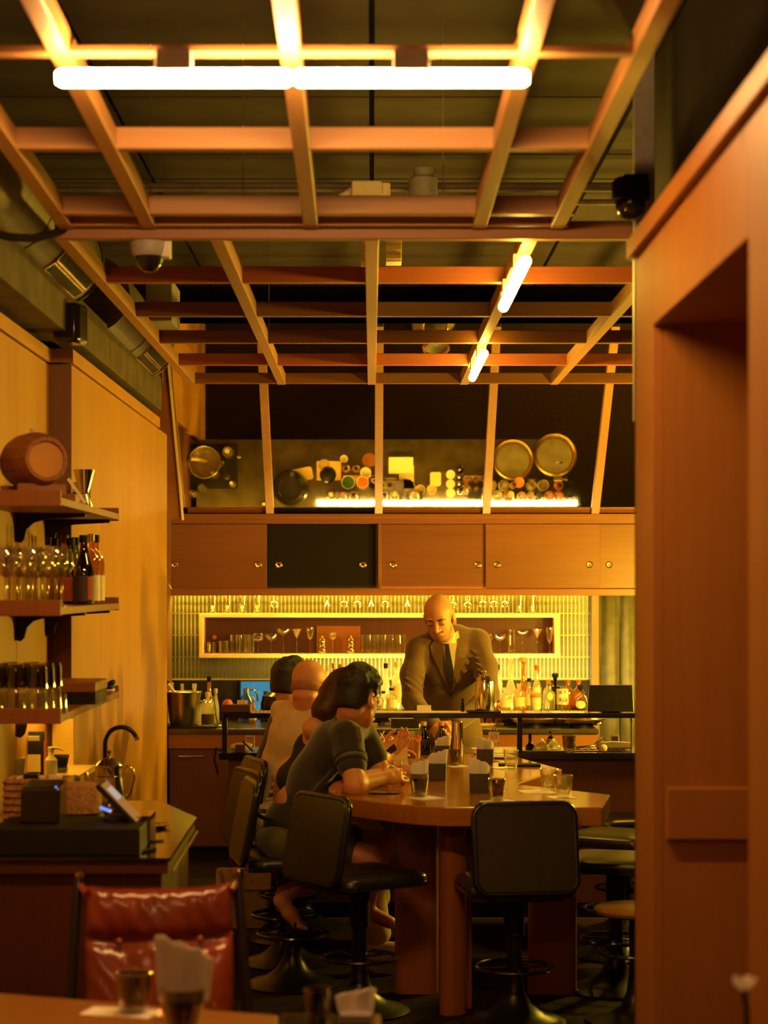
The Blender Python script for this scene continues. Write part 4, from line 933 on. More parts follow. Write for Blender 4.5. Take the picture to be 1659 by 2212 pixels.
put(p, 't_shirt', b.mesh('t_shirt', 'tshirt_beige', .007))
b = Body(); b.ell((-.43, 9.72, .65), (.14, .17, .1)); b.path([hR, kR, kR*.3+aR*.7], [.095, .075, .06], .03); b.path([hL, kL, kL*.3+aL*.7], [.095, .075, .06], .03); put(p, 'trousers', b.mesh('trousers', 'jeans', .01))
hb = Body()                                                               # shaved band of stubble round the back of the head
hb.ell(H.w(0, -.030, -.012), np.array((.0755, .079, .046))*H.k, H.R, .004)
def upper(q): return -(((q-H.c)@H.R[:, 2])/H.k-.012)
hb._add(upper, None, None, .006, -1)
def lower(q): return ((q-H.c)@H.R[:, 2])/H.k+.048
hb._add(lower, None, None, .006, -1)
put(p, 'stubble', hb.mesh('stubble', 'stubble', .0045)); specs(p, H)

# ---- dark haired man beyond him --------------------------------------------------------------------------
p = person('dark haired man mostly hidden behind the bald man', (-.50, 10.2, 0))
H = Head((-.412, 10.12, 1.240), (.62, .72, -.15), k=1.03)
rs, ls = np.array((-.36, 9.98, 1.08)), np.array((-.42, 10.3, 1.09)); re, le = np.array((-.12, 10.02, .91)), np.array((-.15, 10.34, .91)); rw, lw = np.array((.08, 10.06, .91)), np.array((.06, 10.26, .91))
b = Body(); H.build(b); b.cone((-.42, 10.13, 1.1), H.w(0, -.03, -.06), .06, .055, .02); b.ell((-.43, 10.14, 1.0), (.1, .15, .12)); b.path([rs, re, rw], [.048, .042, .03]); b.path([ls, le, lw], [.048, .042, .03])
hand(b, rw, (1, .1, 0), (0, 0, -1), side=-1, curl=.6); hand(b, lw, (1, -.1, 0), (0, 0, -1), side=1, curl=.6)
for y in (10.1, 10.28): b.path([(-.48, y, .65), (-.1, y, .63), (-.12, y, .25)], [.08, .06, .04])
put(p, 'body', b.mesh('body', 'skin_warm', .007))
b = Body(); b.ell((-.43, 10.14, 1.0), (.115, .17, .14)); b.ell((-.48, 10.17, .8), (.125, .16, .2), k=.06); b.cone(rs+V3(0, .04, 0), ls-V3(0, .04, 0), .06, .06, .03); b.path([rs, re], [.066, .052], .03); b.path([ls, le], [.066, .052], .03)
put(p, 'shirt', b.mesh('shirt', 'polo_dark', .009))
b = Body(); b.ell((-.48, 10.19, .65), (.13, .17, .1)); [b.path([(-.46, y, .65), (-.1, y, .63), (-.12, y, .3)], [.09, .07, .055]) for y in (10.1, 10.28)]; put(p, 'trousers', b.mesh('trousers', 'jeans', .011))
put(p, 'hair', hair_cap(H, low=-.05, front_z=.07, tufts=60, seed=9).mesh('hair', 'hair_black', .006)); specs(p, H)
# ------------------------------------------------------------------ glassware and bottles
def closed(prof_out, wall=.0018, base=.006):
    inner = [(max(r-wall, 0), z) for r, z in prof_out[::-1] if z > base]
    return prof_out+inner+[(max(inner[-1][0]-.002, .001), base), (0, base)]
GM = {}
def gmesh(key, fn):
    if key not in GM: GM[key] = fn()
    return GM[key]
def tumbler(h, r0, r1, base=.012, n=22): return lambda: B().lathe(closed([(0, 0), (r0, 0), (r0+.001, .004), (r1, h)], base=base), n=n).mesh('tumbler', 'glass_clear', 45)
def stem(h, rb, hb, shape='wine', rf=.032, n=22):
    """stem glass of height h, bowl radius rb and bowl height hb"""
    z0 = h-hb
    bowl = {'wine': [(.15, .04), (.62, .14), (.93, .34), (1, .55), (.93, .8), (.80, 1)], 'coupe': [(.15, .03), (.55, .16), (.86, .45), (.97, .75), (1, 1)],
            'martini': [(.08, .02), (.35, .30), (.7, .68), (1, 1)], 'flute': [(.2, .03), (.62, .18), (.88, .45), (1, .75), (.95, 1)], 'nick': [(.2, .03), (.7, .16), (1, .42), (1, .8), (.96, 1)]}[shape]
    out = [(0, 0), (rf, 0), (rf, .0015), (.008, .006), (.0035, .018), (.0035, z0-.006)]+[(rb*a, z0+hb*c) for a, c in bowl]
    ins = [(max(rb*a-.0016, .001), z0+hb*c) for a, c in bowl[::-1]]
    return lambda: B().lathe(out+ins+[(0, z0+hb*.06)], n=n).mesh('stem_glass', 'glass_clear', 50)
def gl(name, key, fn, x, y, z, label, cat, group=None, rot=None, mat=None):
    o = ob(name, gmesh(key, fn), None, None, label, cat, group, loc=(x, y, z), rot=rot, smooth=None)
    if mat: o.material_slots[0].link = 'OBJECT'; o.material_slots[0].material = MATS[mat]
    return o
SHAPES = {'bordeaux': [(.9, 0), (1, .02), (1, .60), (.85, .68), (.42, .76), (.34, .80), (.32, .97), (.36, .975), (.36, 1)],
          'slope': [(.9, 0), (1, .02), (1, .46), (.80, .60), (.48, .74), (.36, .84), (.34, .97), (.38, .975), (.38, 1)],
          'square': [(.95, 0), (1, .02), (1, .66), (.9, .73), (.36, .78), (.34, .97), (.38, .975), (.38, 1)],
          'decanter': [(.6, 0), (.85, .05), (1, .18), (.92, .34), (.5, .50), (.3, .60), (.26, .95), (.34, 1)],
          'flask': [(.6, 0), (.9, .08), (1, .25), (.92, .42), (.55, .56), (.28, .62), (.26, .92), (.32, 1)],
          'slim': [(.95, 0), (1, .02), (1, .5), (.7, .62), (.5, .68), (.46, .97), (.5, 1)]}
def bottle(label, x, y, z, h, r, shape='bordeaux', mat='glass_bottle', cap='black_matte', lab=None, lab_rng=(.14, .5), liquid=None, group='bottles on the back counter', n=20, cap_h=.10, stopper=False, cat='bottle'):
    t = ob('bottle', B().lathe([(0, 0)]+[(r*a, h*c) for a, c in SHAPES[shape]]+[(0, h)], n=n), mat, None, label, cat, group, loc=(x, y, z), smooth=45)
    rc = r*SHAPES[shape][-1][0]
    if cap:
        c = B().lathe([(rc+.002, h*(1-cap_h)), (rc+.0025, h+.004), (0, h+.004)], n=14) if not stopper else B().lathe([(rc*.8, h*.97), (rc*.9, h), (rc*1.5, h+.012), (rc*1.5, h+.028), (rc, h+.034), (0, h+.034)], n=16)
        ob('cap', c, cap, t, smooth=40)
    if lab:
        rr = [max(r*np.interp(q, [c for a, c in SHAPES[shape]], [a for a, c in SHAPES[shape]])+.0012, .003) for q in np.linspace(lab_rng[0], lab_rng[1], 4)]
        ob('label', B().lathe([(rr[i], h*q) for i, q in enumerate(np.linspace(lab_rng[0], lab_rng[1], 4))], n=n), lab, t, smooth=60)
    if liquid:
        ob('liquor', B().lathe([(0, .006)]+[(r*a*.94, h*c+.004) for a, c in SHAPES[shape] if c < .55]+[(0, h*.53)], n=n), liquid, t, smooth=45)
    return t
# display shelf -------------------------------------------------------------------------------------------
ZI = nz0+tk; YG = 13.185
sh = lambda px, Y=YG: PX(px, Y)
mug = ob('glass_mug', B().lathe(closed([(0, 0), (.026, 0), (.03, .03), (.03, .075)]), n=20), 'glass_clear', None, 'small glass mug with handle at the left end of the display shelf', 'mug', loc=(sh(457), YG, ZI))
ob('handle', B().tube([(-.028, 0, .06), (-.05, 0, .055), (-.052, 0, .03), (-.03, 0, .018)], .004, 8), 'glass_clear', mug)
tag(ob('copper_ball', B().ball((0, 0, 0), .017), 'orange_cap', None, loc=(sh(461), 13.27, ZI+.105)), 'small round copper coloured disc behind the glass mug', 'ornament')
for k, (px, y) in enumerate(((482, 13.17), (492, 13.23), (497, 13.16))):
    gl('short_tumbler', 'short', tumbler(.082, .027, .032), sh(px, y), y, ZI, '%s short tumbler from the left on the display shelf' % ORD[k], 'glass', 'short tumblers on the display shelf')
for k, (px, y) in enumerate(((506, 13.16), (517, 13.24), (524, 13.15), (534, 13.23), (541, 13.16))):
    gl('highball_glass', 'high', tumbler(.125, .026, .029), sh(px, y), y, ZI, '%s highball glass from the left on the display shelf' % ORD[k], 'glass', 'highball glasses left of the panel')
for px, key, fn, lab in ((558, 'nick', stem(.135, .042, .06, 'wine'), 'round bowled stem glass beside the highballs on the display shelf'), (586, 'coup', stem(.130, .045, .048, 'coupe'), 'coupe glass, second stem glass on the display shelf'),
        (612, 'coup2', stem(.165, .048, .045, 'coupe'), 'tall wide coupe glass, third stem glass on the display shelf'), (641, 'mart', stem(.163, .043, .062, 'martini'), 'martini glass, fourth stem glass on the display shelf'),
        (670, 'flut', stem(.175, .027, .085, 'flute'), 'narrow flute glass just left of the light wooden panel')):
    gl('stem_glass', key, fn, sh(px), YG, ZI, lab, 'glass', 'stem glasses on the left of the display shelf')
gl('stem_glass', 'mini', stem(.14, .03, .05, 'nick', .026), sh(719), 13.2, ZI, 'small stem glass in front of the light wooden panel', 'glass')
for k, px in enumerate((696, 758)):
    j = ob('silver_flask', B().lathe([(0, 0), (.024, 0), (.03, .02), (.026, .045), (.018, .052), (.024, .065), (.026, .085), (.016, .10), (0, .104)], n=20), 'steel', None, 'shiny silver waisted flask at the %s edge of the light panel' % ('left', 'right')[k], 'flask', loc=(sh(px, 13.16), 13.16, ZI))
    ob('stopper', B().ball((0, 0, .11), .009), 'brass', j)
for k, px in enumerate((788, 803, 819, 835, 851, 868)):
    gl('highball_glass', 'high', tumbler(.125, .026, .029), sh(px, 13.16), 13.16, ZI, '%s highball glass from the left between panel and bartender' % ORD[k], 'glass', 'highball glasses right of the panel')
for px, key, fn, lab in ((1053, 'winer', stem(.13, .038, .062, 'wine'), 'round wine glass beside the bartender on the display shelf'), (1080, 'coup', stem(.130, .045, .048, 'coupe'), 'coupe glass right of the bartender on the display shelf'),
        (1105, 'high2', tumbler(.16, .026, .026), 'tall straight glass right of the bartender on the display shelf'), (1129, 'coup3', stem(.152, .045, .035, 'coupe'), 'flat wide coupe right of the tall straight glass'),
        (1160, 'mart', stem(.163, .043, .062, 'martini'), 'martini glass near the right end of the display shelf'), (1187, 'flut2', stem(.175, .027, .11, 'flute'), 'flute glass at the right end of the display shelf')):
    gl('stem_glass', key, fn, sh(px), YG, ZI, lab, 'glass', 'glasses right of the bartender on the display shelf')
for k, px in enumerate((460, 492, 524, 556, 1122, 1150)):
    o = ob('printed_glass', tumbler(.118, .024, .031)(), None, None, '%s printed glass from the left standing on top of the display shelf' % ORD[k], 'glass', 'printed glasses on top of the display shelf', loc=(PX(px, 13.2), 13.2, nz1), smooth=None)
    e = B(); e.ring((0, -.0275, .04), .0085, .0022, 18, 6, axis=(0, 1, .12)); e.ring((0, -.0262, .018), .005, .0018, 14, 6, axis=(0, 1, .12)) if k % 3 != 1 else e.ball((0, -.026, .018), (.005, .002, .003), 10, 6)
    if k % 2 == 0: e.ball((0, -.0275, .04), (.0045, .0015, .005), 10, 6)
    ob('emblem', e, 'paper', o)
ZH = cz0-.048
rack = empty('glass_rack', 'steel rails holding upside-down stem glasses under the cabinets', 'rack', (0, 13.12, ZH))
for dy in (-.03, .0, .03): ob('rail', B().tube([(-1.3, dy, .01), (1.4, dy, .01)], .003, 6), 'brushed_steel', rack)
for k, (px, sp) in enumerate(((593, 0), (707, 1), (743, 0), (772, 0), (802, 1), (832, 0), (880, 1), (978, 2), (1010, 2), (1043, 0), (1067, 0), (1091, 0))):
    key, fn = (('hang0', stem(.085, .034, .05, 'wine', .03)), ('hang1', stem(.08, .031, .045, 'martini', .028)), ('hang2', stem(.10, .032, .06, 'nick', .03)))[sp]
    gl('hanging_glass', key, fn, PX(px, 13.12), 13.12, ZH+.012, '%s upside-down stem glass from the left in the rack under the cabinets' % ORD[k], 'glass', 'hanging stem glasses', rot=(math.pi, 0, 0))
# back counter: riser and bottles --------------------------------------------------------------------------
for x0, x1, y0, s_ in ((.70, 1.46, 12.725, 'long black step on the counter carrying the bottles right of the bartender'), (.02, .235, 12.725, 'short black step carrying the bottles left of the bartender'), (-.33, -.09, 12.81, 'narrow black step carrying the bottles behind the seated heads'), (.25, .37, 12.81, 'small black step hidden directly behind the bartender')):
    ob('bottle_riser', B().box((x0, y0, CT), (x1, 12.872, CT+.10)), 'black_stone', None, s_, 'riser', bevel=.003, smooth=None)
ZR = CT+.10; YR = 12.842; YQ = 12.765
def top_h(py, Y, z): return PZ(py, Y)-z
BT = [(707, 1438, YR, .032, 'bordeaux', 'glass_bottle', 'cream', None, 'clear bottle with a pale cap between the bald man and the auburn hair'),
 (721, 1434, YR, .033, 'square', 'glass_amber', 'brass', 'cream', 'amber bottle with cream label left of the polo man\'s head'),
 (833, 1434, YR, .034, 'slope', 'glass_bottle', 'black_matte', None, 'clear bottle with black cap left of the bartender, leftmost there'),
 (857, 1431, YR, .036, 'bordeaux', 'glass_bottle', 'light_board', 'cream', 'clear bottle with wooden cap against the bartender\'s right sleeve'),
 (1075, 1437, YR, .034, 'bordeaux', 'glass_bottle', 'black_matte', None, 'clear bottle with tall black cap beside the bartender\'s left sleeve'),
 (1103, 1424, YR, .062, 'decanter', 'glass_bottle', 'glass_bottle', None, 'bulbous clear decanter with the longest neck in the back row'),
 (1130, 1430, YR, .058, 'decanter', 'glass_amber', 'cork', None, 'bulbous amber decanter with pale cork stopper'),
 (1160, 1438, YR, .030, 'slim', 'glass_bottle', 'orange_cap', 'paper', 'tall slim bottle with white neck and orange top'),
 (1184, 1470, YR, .038, 'bordeaux', 'glass_bottle', 'orange_cap', None, 'clear bottle with an orange cap behind the round green label'),
 (1199, 1465, YR, .042, 'square', 'glass_dark', 'black_matte', None, 'dark square bottle with broad black stopper'),
 (1227, 1470, YR, .040, 'bordeaux', 'glass_amber', 'red_label', None, 'amber bottle with red cap behind the white lettered label'),
 (1250, 1470, YR, .042, 'bordeaux', 'glass_amber', 'red_label', None, 'amber bottle with red cap, last of the back row'),
 (1091, 1487, YQ, .050, 'square', 'glass_bottle', 'glass_bottle', 'cream', 'square clear bottle with cream label, front row beside the shaker'),
 (1121, 1478, YQ, .052, 'square', 'glass_bottle', 'glass_bottle', 'cream', 'wide square clear bottle, second of the front row'),
 (1143, 1466, YQ, .026, 'slim', 'glass_bottle', 'black_matte', 'cream', 'slim bottle with black cap beside the cloth-topped jar'),
 (1187, 1477, YQ, .052, 'bordeaux', 'glass_bottle', 'brass', None, 'broad clear bottle bearing the round green ring label'),
 (1215, 1484, YQ, .046, 'bordeaux', 'glass_bottle', 'brass', None, 'clear bottle with a white label lettered in two lines'),
 (1253, 1490, YQ, .050, 'flask', 'glass_amber', 'black_matte', None, 'round amber flask with dark stopper and orange collar'),
 (846, 1487, YQ, .045, 'square', 'glass_bottle', 'black_matte', 'cream', 'square clear bottle in front, left of the bartender'),
 (828, 1494, YQ, .035, 'bordeaux', 'glass_bottle', 'black_matte', None, 'short clear bottle with black pourer left of the bartender'),
 (735, 1436, YR, .032, 'slope', 'glass_bottle', 'red_label', None, 'clear bottle with red capsule behind the polo man'),
 (760, 1440, YR, .035, 'bordeaux', 'glass_amber', 'black_matte', 'cream', 'amber bottle hidden behind the polo man\'s head'),
 (905, 1445, YR, .036, 'bordeaux', 'glass_bottle', 'brass', 'paper', 'bottle hidden directly behind the bartender')]
for px, py, Y, r, shp, m, cap, lab, label in BT:
    z = ZR; r = min(r, .042 if shp != 'decanter' else .05)*(.92 if Y == YR else .9)
    h = top_h(py, Y, z)
    t = bottle(label, PX(px, Y), Y, z, h, r, shp, m, cap, lab, stopper=(cap == 'cork' or 'broad black' in label or shp == 'flask'), liquid='liquor_amber' if 'amber' in label and shp in ('bordeaux', 'flask') else None)
    if 'green ring' in label:
        e = B().lathe([(0, 0), (.030, 0), (.030, .002), (0, .002)], (0, 0, 0), 28, axis=(0, -1, 0)); q = ob('round_label', e, 'green_label', t, loc=(0, -r-.001, .09)); q.scale = (1.0, 1, 1.25)
        ob('label_disc', B().lathe([(0, 0), (.019, 0), (.019, .0035), (0, .0035)], (0, 0, 0), 28, axis=(0, -1, 0)), 'cream', q)
        for a in range(14): ob('ring_mark', B().cbox((0, 0, 0), (.0022, .001, .007), (0, .45*a, 0)), 'cream', q, loc=(.0245*math.sin(a*.45), -.0025, .0245*math.cos(a*.45)), smooth=None)
    if 'two lines' in label:
        q = ob('label', B().lathe([(r+.001, .035), (r+.001, .135)], n=28), 'paper', t, smooth=60)
        text('lettering', 'KY', .036, 'black_matte', (0, -r-.002, .113), (math.pi/2, 0, 0), t); text('lettering', 'RO', .036, 'black_matte', (0, -r-.002, .066), (math.pi/2, 0, 0), t)
    if shp == 'flask':
        ob('collar', B().lathe([(r*.30, h*.62), (r*.42, h*.64), (r*.34, h*.80)], n=16), 'orange_cap', t); ob('label', B().ball((0, -r*.93, h*.26), (.032, .006, .026)), 'cream', t)
jar = ob('cream_jar', B().lathe([(0, 0), (.028, 0), (.032, .02), (.034, .075), (.03, .085), (0, .085)], n=24), 'cream', None, 'cream jar covered with a folded cloth in the front bottle row', 'jar', loc=(PX(1158, 12.74), 12.745, ZR))
ob('cloth_cover', B().lathe([(0, .112), (.02, .112), (.034, .104), (.039, .088), (.036, .084)], n=18), 'salmon', jar)
# things seen from above in the mirror (and partly straight on)
def R2(px, py): return ((px-803)/297, 12.885-(1091-py)/297)
def on_counter(name, b, mat, px, py, label, cat, rz=0, group=None, z=CT, smooth=40, bevel=0):
    x, y = R2(px, py); return ob(name, b, mat, None, label, cat, group, loc=(x, y, z), rot=(0, 0, rz), smooth=smooth, bevel=bevel)
def board(px0, px1, py0, py1, label, mat='light_board'):
    x0, y0 = R2(px0, py0); x1, y1 = R2(px1, py1)
    y1 = min(y1, 12.72)
    return ob('cutting_board', B().box((x0, y0, CT), (x1, y1, CT+.02)), mat, None, label, 'cutting board', bevel=.006)
board(683, 737, 1000, 1043, 'pale cutting board reflected left of the mirror middle'); board(740, 815, 1031, 1043, 'short pale board reflected under the bowls', 'light_board'); board(828, 858, 1036, 1043, 'small pale board reflected right of the mullion', 'cork')
on_counter('steel_tray', B().loft([[Vector((x, y, 0)) for x, y in rrect(.16, .085, .02)], [Vector((x, y, .03)) for x, y in rrect(.17, .095, .02)]]), 'light_board', 650, 1030, 'tilted rectangular pale tray beside the round pot in the mirror', 'tray', -.2)
on_counter('round_pot', B().lathe([(0, .02), (.07, .02), (.12, .06), (.135, .13), (.12, .19), (.085, .215), (.08, .21), (.1, .18), (.08, .12), (0, .12)], n=36), 'black_gloss', 628, 1062, 'large dark round pot on the back counter, left of the heads', 'pot')
on_counter('round_lid', B().lathe([(0, 0), (.055, 0), (.06, .01), (.05, .025), (.02, .03), (.018, .05), (0, .052)], n=28), 'black_metal', 708, 1030, 'dark round lid with a knob on the pale board', 'round_lid', z=CT+.02)  # a dark round lid with its knob, lying on the board
on_counter('crystal_bowl', B().lathe(closed([(0, 0), (.02, 0), (.04, .03), (.045, .05)]), n=14), 'glass_clear', 700, 1010, 'small cut crystal bowl on the pale board', 'bowl', z=CT+.02)
on_counter('white_cup', B().lathe(closed([(0, 0), (.022, 0), (.028, .06)], .003), n=20), 'paper', 743, 996, 'small white cup reflected above the two jars', 'cup')
for k, px in enumerate((747, 769)):
    j = on_counter('spice_jar', B().lathe([(0, 0), (.03, 0), (.03, .10), (.02, .11), (0, .11)], n=20), 'brass', px, 1018, '%s of two brass coloured jars with dark openings' % ('left', 'right')[k], 'jar'); ob('opening', B().lathe([(.014, .111), (.014, .114), (0, .114)], n=14), 'black_matte', j)
on_counter('wooden_disc', B().lathe([(0, 0), (.05, 0), (.052, .012), (0, .016)], n=28), 'veneer', 797, 998, 'round brown wooden disc reflected beside the mullion', 'disc')
def bowl(px, py, r, fill, label):
    o = on_counter('white_bowl', B().lathe(closed([(0, 0), (r*.55, 0), (r*.85, .02), (r, .05)], .004), n=28), 'paper', px, py, label, 'bowl', z=CT+.02 if fill else CT)
    if fill:
        b = B().lathe([(0, .040), (r*.6, .045), (r*.92, .04)], n=24)
        rn = random.Random(px)
        if fill == 'herb_green':
            for i in range(40):
                a = rn.uniform(0, 6.28); q = r*.8*math.sqrt(rn.random()); b.add([Vector((q*math.cos(a), q*math.sin(a), .045))+Vector((rn.uniform(-.014, .014), rn.uniform(-.014, .014), rn.uniform(0, .016))) for _ in range(3)], [(0, 1, 2)])
        f = ob('filling', b, fill, o); f['label'] = 'chopped green herbs' if fill == 'herb_green' else 'orange pink filling'
    return o
bowl(752, 1047, .05, 'herb_green', 'white bowl heaped with green herbs, reflected in the mirror'); bowl(783, 1047, .046, 'salmon', 'white bowl of orange pink slices, reflected in the mirror')
bowl(790, 1026, .04, None, 'empty small white plate reflected above the two bowls'); bowl(843, 1049, .038, 'red_label', 'small white dish with a red cube inside')
d = on_counter('strainer', B().lathe([(0, .01), (.03, .014), (.046, .03), (.048, .03), (.034, .008), (0, .004)], n=24), 'black_metal', 808, 1047, 'dark round strainer with a metal grip', 'strainer'); ob('grip', B().cbox((.0, -.0, .034), (.05, .012, .006), (0, 0, .6)), 'steel', d)
t = on_counter('napkin_box', B().cbox((0, 0, .03), (.18, .12, .06)), 'paper', 866, 1010, 'white rectangular box with a dark edge reflected right of the mullion', 'box', bevel=.004); ob('dark_edge', B().cbox((0, -.066, .03), (.18, .012, .055)), 'black_matte', t)
on_counter('paddle_board', B().lathe([(0, 0), (.072, 0), (.072, .014), (0, .014)], n=32).box((-.05, -.17, 0), (.06, .0, .014)), 'cream', 877, 1060, 'round ended pale paddle board reflected right of the mullion', 'board', smooth=None)
for k, px in enumerate((908, 933)): on_counter('ramekin', B().lathe(closed([(0, 0), (.03, 0), (.036, .045)], .004), n=22), 'cream', px, 1062, '%s of two small pale ramekins' % ('left', 'right')[k], 'ramekin')
on_counter('square_tin', B().loft([[Vector((x, y, 0)) for x, y in rrect(.075, .095, .012)], [Vector((x, y, .07)) for x, y in rrect(.08, .10, .015)]]), 'cream', 941, 1040, 'pale rectangular tin reflected above the ramekins', 'tin')
for k, py in enumerate((1030, 1050, 1069)): on_counter('salt_pot', B().lathe([(0, 0), (.03, 0), (.034, .05), (.03, .055), (0, .055)], n=22), 'paper', 974, py, '%s white round pot of the upright row in the mirror' % ('top', 'middle', 'lowest')[k], 'pot')
for k, (px, py) in enumerate(((996, 1018), (995, 1034), (996, 1050), (994, 1066))): bottle('%s small dark bottle of the column reflected beside the white pots' % ORD[k], *R2(px, py), CT, .13, .026, 'bordeaux', 'glass_dark', 'black_matte', group='small dark bottles in a column')
tr = on_counter('bottle_tray', B().cbox((0, 0, .008), (.185, .135, .016)), 'cork', 1029, 1052, 'wooden tray holding six small silver topped bottles', 'tray', bevel=.003)
for k in range(6):
    x, y = R2(1012+17*(k % 3), 1042+19*(k//3)); bottle('%s of the six small bottles on the wooden tray' % ORD[k], x, y, CT+.016, .15, .024, 'bordeaux', 'glass_amber', 'steel', group='six bottles on the wooden tray', n=14)
for k, (x, y, r) in enumerate(((1.03, 12.575, .15), (1.335, 12.54, .158))):
    o = ob('round_tray', B().lathe([(0, .006), (r*.86, .006), (r*.93, .022), (r, .026), (r, .03), (r*.92, .027), (r*.85, .011), (0, .011)], n=48), 'brass', None, '%s large round brass tray on the back counter' % ('left', 'right')[k], 'tray', loc=(x, y, CT+.03), smooth=50)
    ob('tray_foot', B().lathe([(0, -.03), (r*.5, -.03), (r*.5, .006), (0, .006)], n=28), 'black_metal', o); ob('tray_mesh', B().lathe([(0, .012), (r*.8, .012), (r*.8, .0135), (0, .0135)], n=40), 'duct_metal', o)['label'] = 'dull perforated tray floor'
on_counter('paper_packet', B().cbox((0, 0, .02), (.13, .05, .04)), 'cork', 1092, 1066, 'flat brown paper packet near the lit strip in the mirror', 'packet', bevel=.003)
fl = on_counter('dried_flower', B().ball((0, 0, .03), .012, 10, 6), 'cork', 1130, 1064, 'spiky dried flower beside the paper packet', 'flower')
for k in range(11):
    a = k*.571; r = .055+.012*(k % 3); p0 = Vector((.008*math.cos(a), .008*math.sin(a), .03)); p1 = Vector((r*math.cos(a), r*math.sin(a), .05)); s_ = Vector((-math.sin(a), math.cos(a), 0))*.008
    ob('petal', B().add([p0, (p0+p1)/2+s_, p1, (p0+p1)/2-s_], [(0, 1, 2, 3)]), 'cream', fl, smooth=None)
for k, (px, py) in enumerate(((1148, 1040), (1160, 1033), (1168, 1050), (1176, 1038), (1182, 1052))):
    x, y = R2(px, py); gl('shot_glass', 'shot', tumbler(.055, .018, .023, .01, 16), x, y, CT, '%s shot glass of the cluster by the folded napkin' % ORD[k], 'glass', 'shot glasses by the napkin')
nk = on_counter('folded_napkin', B().cbox((0, 0, .006), (.10, .10, .012), (0, 0, .3)), 'paper', 1210, 1050, 'folded white napkin at the right end of the back counter', 'napkin'); ob('upper_fold', B().cbox((0, 0, .014), (.085, .085, .006), (0, .05, .95)), 'paper', nk)
tp_ = empty('slim_tap', 'slim curved steel tap in front of the round flask bottle', 'tap', (PX(1268, 12.6), 12.6, CT))
ob('spout', B().tube([(0, 0, 0), (0, 0, .15), (-.008, 0, .19), (-.03, 0, .21), (-.055, 0, .205), (-.066, 0, .185)], .006, 10), 'steel', tp_); ob('base', B().lathe([(0, 0), (.018, 0), (.016, .02), (.008, .03), (0, .03)], n=18), 'steel', tp_)
# left end of the back counter ---------------------------------------------------------------------------
LT = (-1.205, 12.60)
ob('rubber_mat', B().box((-1.345, 12.45, CT), (-.98, 12.78, CT+.012)), 'black_matte', None, 'black square mat under the ice bucket', 'mat', bevel=.003)
ic = ob('ice_bucket', B().lathe([(0, .004), (.078, .004), (.082, 0), (.088, .012), (.112, .205), (.117, .21), (.117, .216), (.108, .214), (.084, .02), (0, .02)], n=44), 'brushed_steel', None, 'steel ice bucket with a brush handle sticking out', 'ice bucket', loc=(LT[0], LT[1], CT+.012), smooth=40)
for sx in (-1, 1): ob('knob', B().lathe([(0, 0), (.008, 0), (.006, .012), (.014, .02), (.014, .028), (0, .03)], (sx*.108, 0, .15), 14, axis=(sx, 0, 0)), 'steel', ic)
ob('rim_band', B().ring((0, 0, .213), .1155, .004, 44, 8), 'steel', ic)
mu = ob('muddler', B().tube([(-.0, .0, .03), (-.05, .0, .20), (-.10, .0, .265)], [.011, .011, .012], 12), 'light_board', None, 'wooden muddler with black knob standing in the ice bucket', 'muddler', loc=(LT[0], LT[1]-.02, CT+.012)); ob('knob', B().ball((-.108, 0, .278), .02), 'black_gloss', mu)
for k, (px, py, Y, r, shp, m, cap, lab, s_) in enumerate(((394, 1481, 12.78, .028, 'square', 'glass_bottle', None, None, 'clear neck bottle behind the middle of the ice bucket'), (420, 1482, 12.68, .034, 'slope', 'glass_bottle', 'glass_bottle', 'dark_label', 'slope shouldered clear bottle at the right rim of the ice bucket'),
      (452, 1462, 12.70, .026, 'slim', 'glass_amber', 'black_matte', None, 'tallest bottle with a dark cork left of the black splashback'), (449, 1497, 12.52, .040, 'square', 'glass_bottle', 'cream', 'dark_label', 'wide clear bottle with white lid in front of the tall bottle'), (372, 1478, 12.82, .03, 'slope', 'glass_bottle', None, None, 'ribbed clear bottle left behind the ice bucket'), (434, 1520, 12.6, .022, 'slope', 'glass_bottle', 'glass_bottle', None, 'small clear bottle squeezed between two larger ones'), (466, 1489, 12.75, .024, 'slope', 'glass_bottle', 'cream', None, 'clear bottle with a pale pump top by the splashback'))):
    bottle(s_, PX(px, Y), Y, CT+(.012 if px < 425 else 0), top_h(py, Y, CT), r, shp, m, cap, lab, (.1, .4), group='bottles by the ice bucket')
sp = ob('steel_spoon', B().tube([(-.012, 0, .2), (0, 0, .08), (.012, 0, .03), (.02, 0, .01)], .004, 8).ball((.024, 0, .012), (.016, .012, .006)), 'steel', None, 'steel bar spoon leaning beside the wide clear bottle', 'spoon', loc=(PX(466, 12.55), 12.55, CT))
so = ob('siphon', B().lathe([(0, 0), (.05, 0), (.052, .02), (.052, .13), (.04, .165), (.02, .185), (.018, .20), (0, .2)], n=28), 'glass_smoke', None, 'rounded soda siphon standing before the blue lit hatch', 'siphon', loc=(PX(532, 13.0), 13.0, CT)); ob('head', B().lathe([(0, .20), (.02, .2), (.02, .225), (0, .23)], n=16).tube([(0, 0, .215), (.05, 0, .22), (.07, 0, .19), (.075, 0, .14)], .006, 8), 'steel', so)
bottle('pale bottle beside the siphon in front of the blue lit hatch', PX(546, 12.9), 12.9, CT, .17, .024, 'slope', 'glass_amber', 'cream', 'cream', group='bottles by the blue hatch'); bottle('dark bottle shadowed against the blue lit hatch', PX(575, 13.05), 13.05, CT, .20, .04, 'slope', 'glass_dark', 'black_matte', group='bottles by the blue hatch')
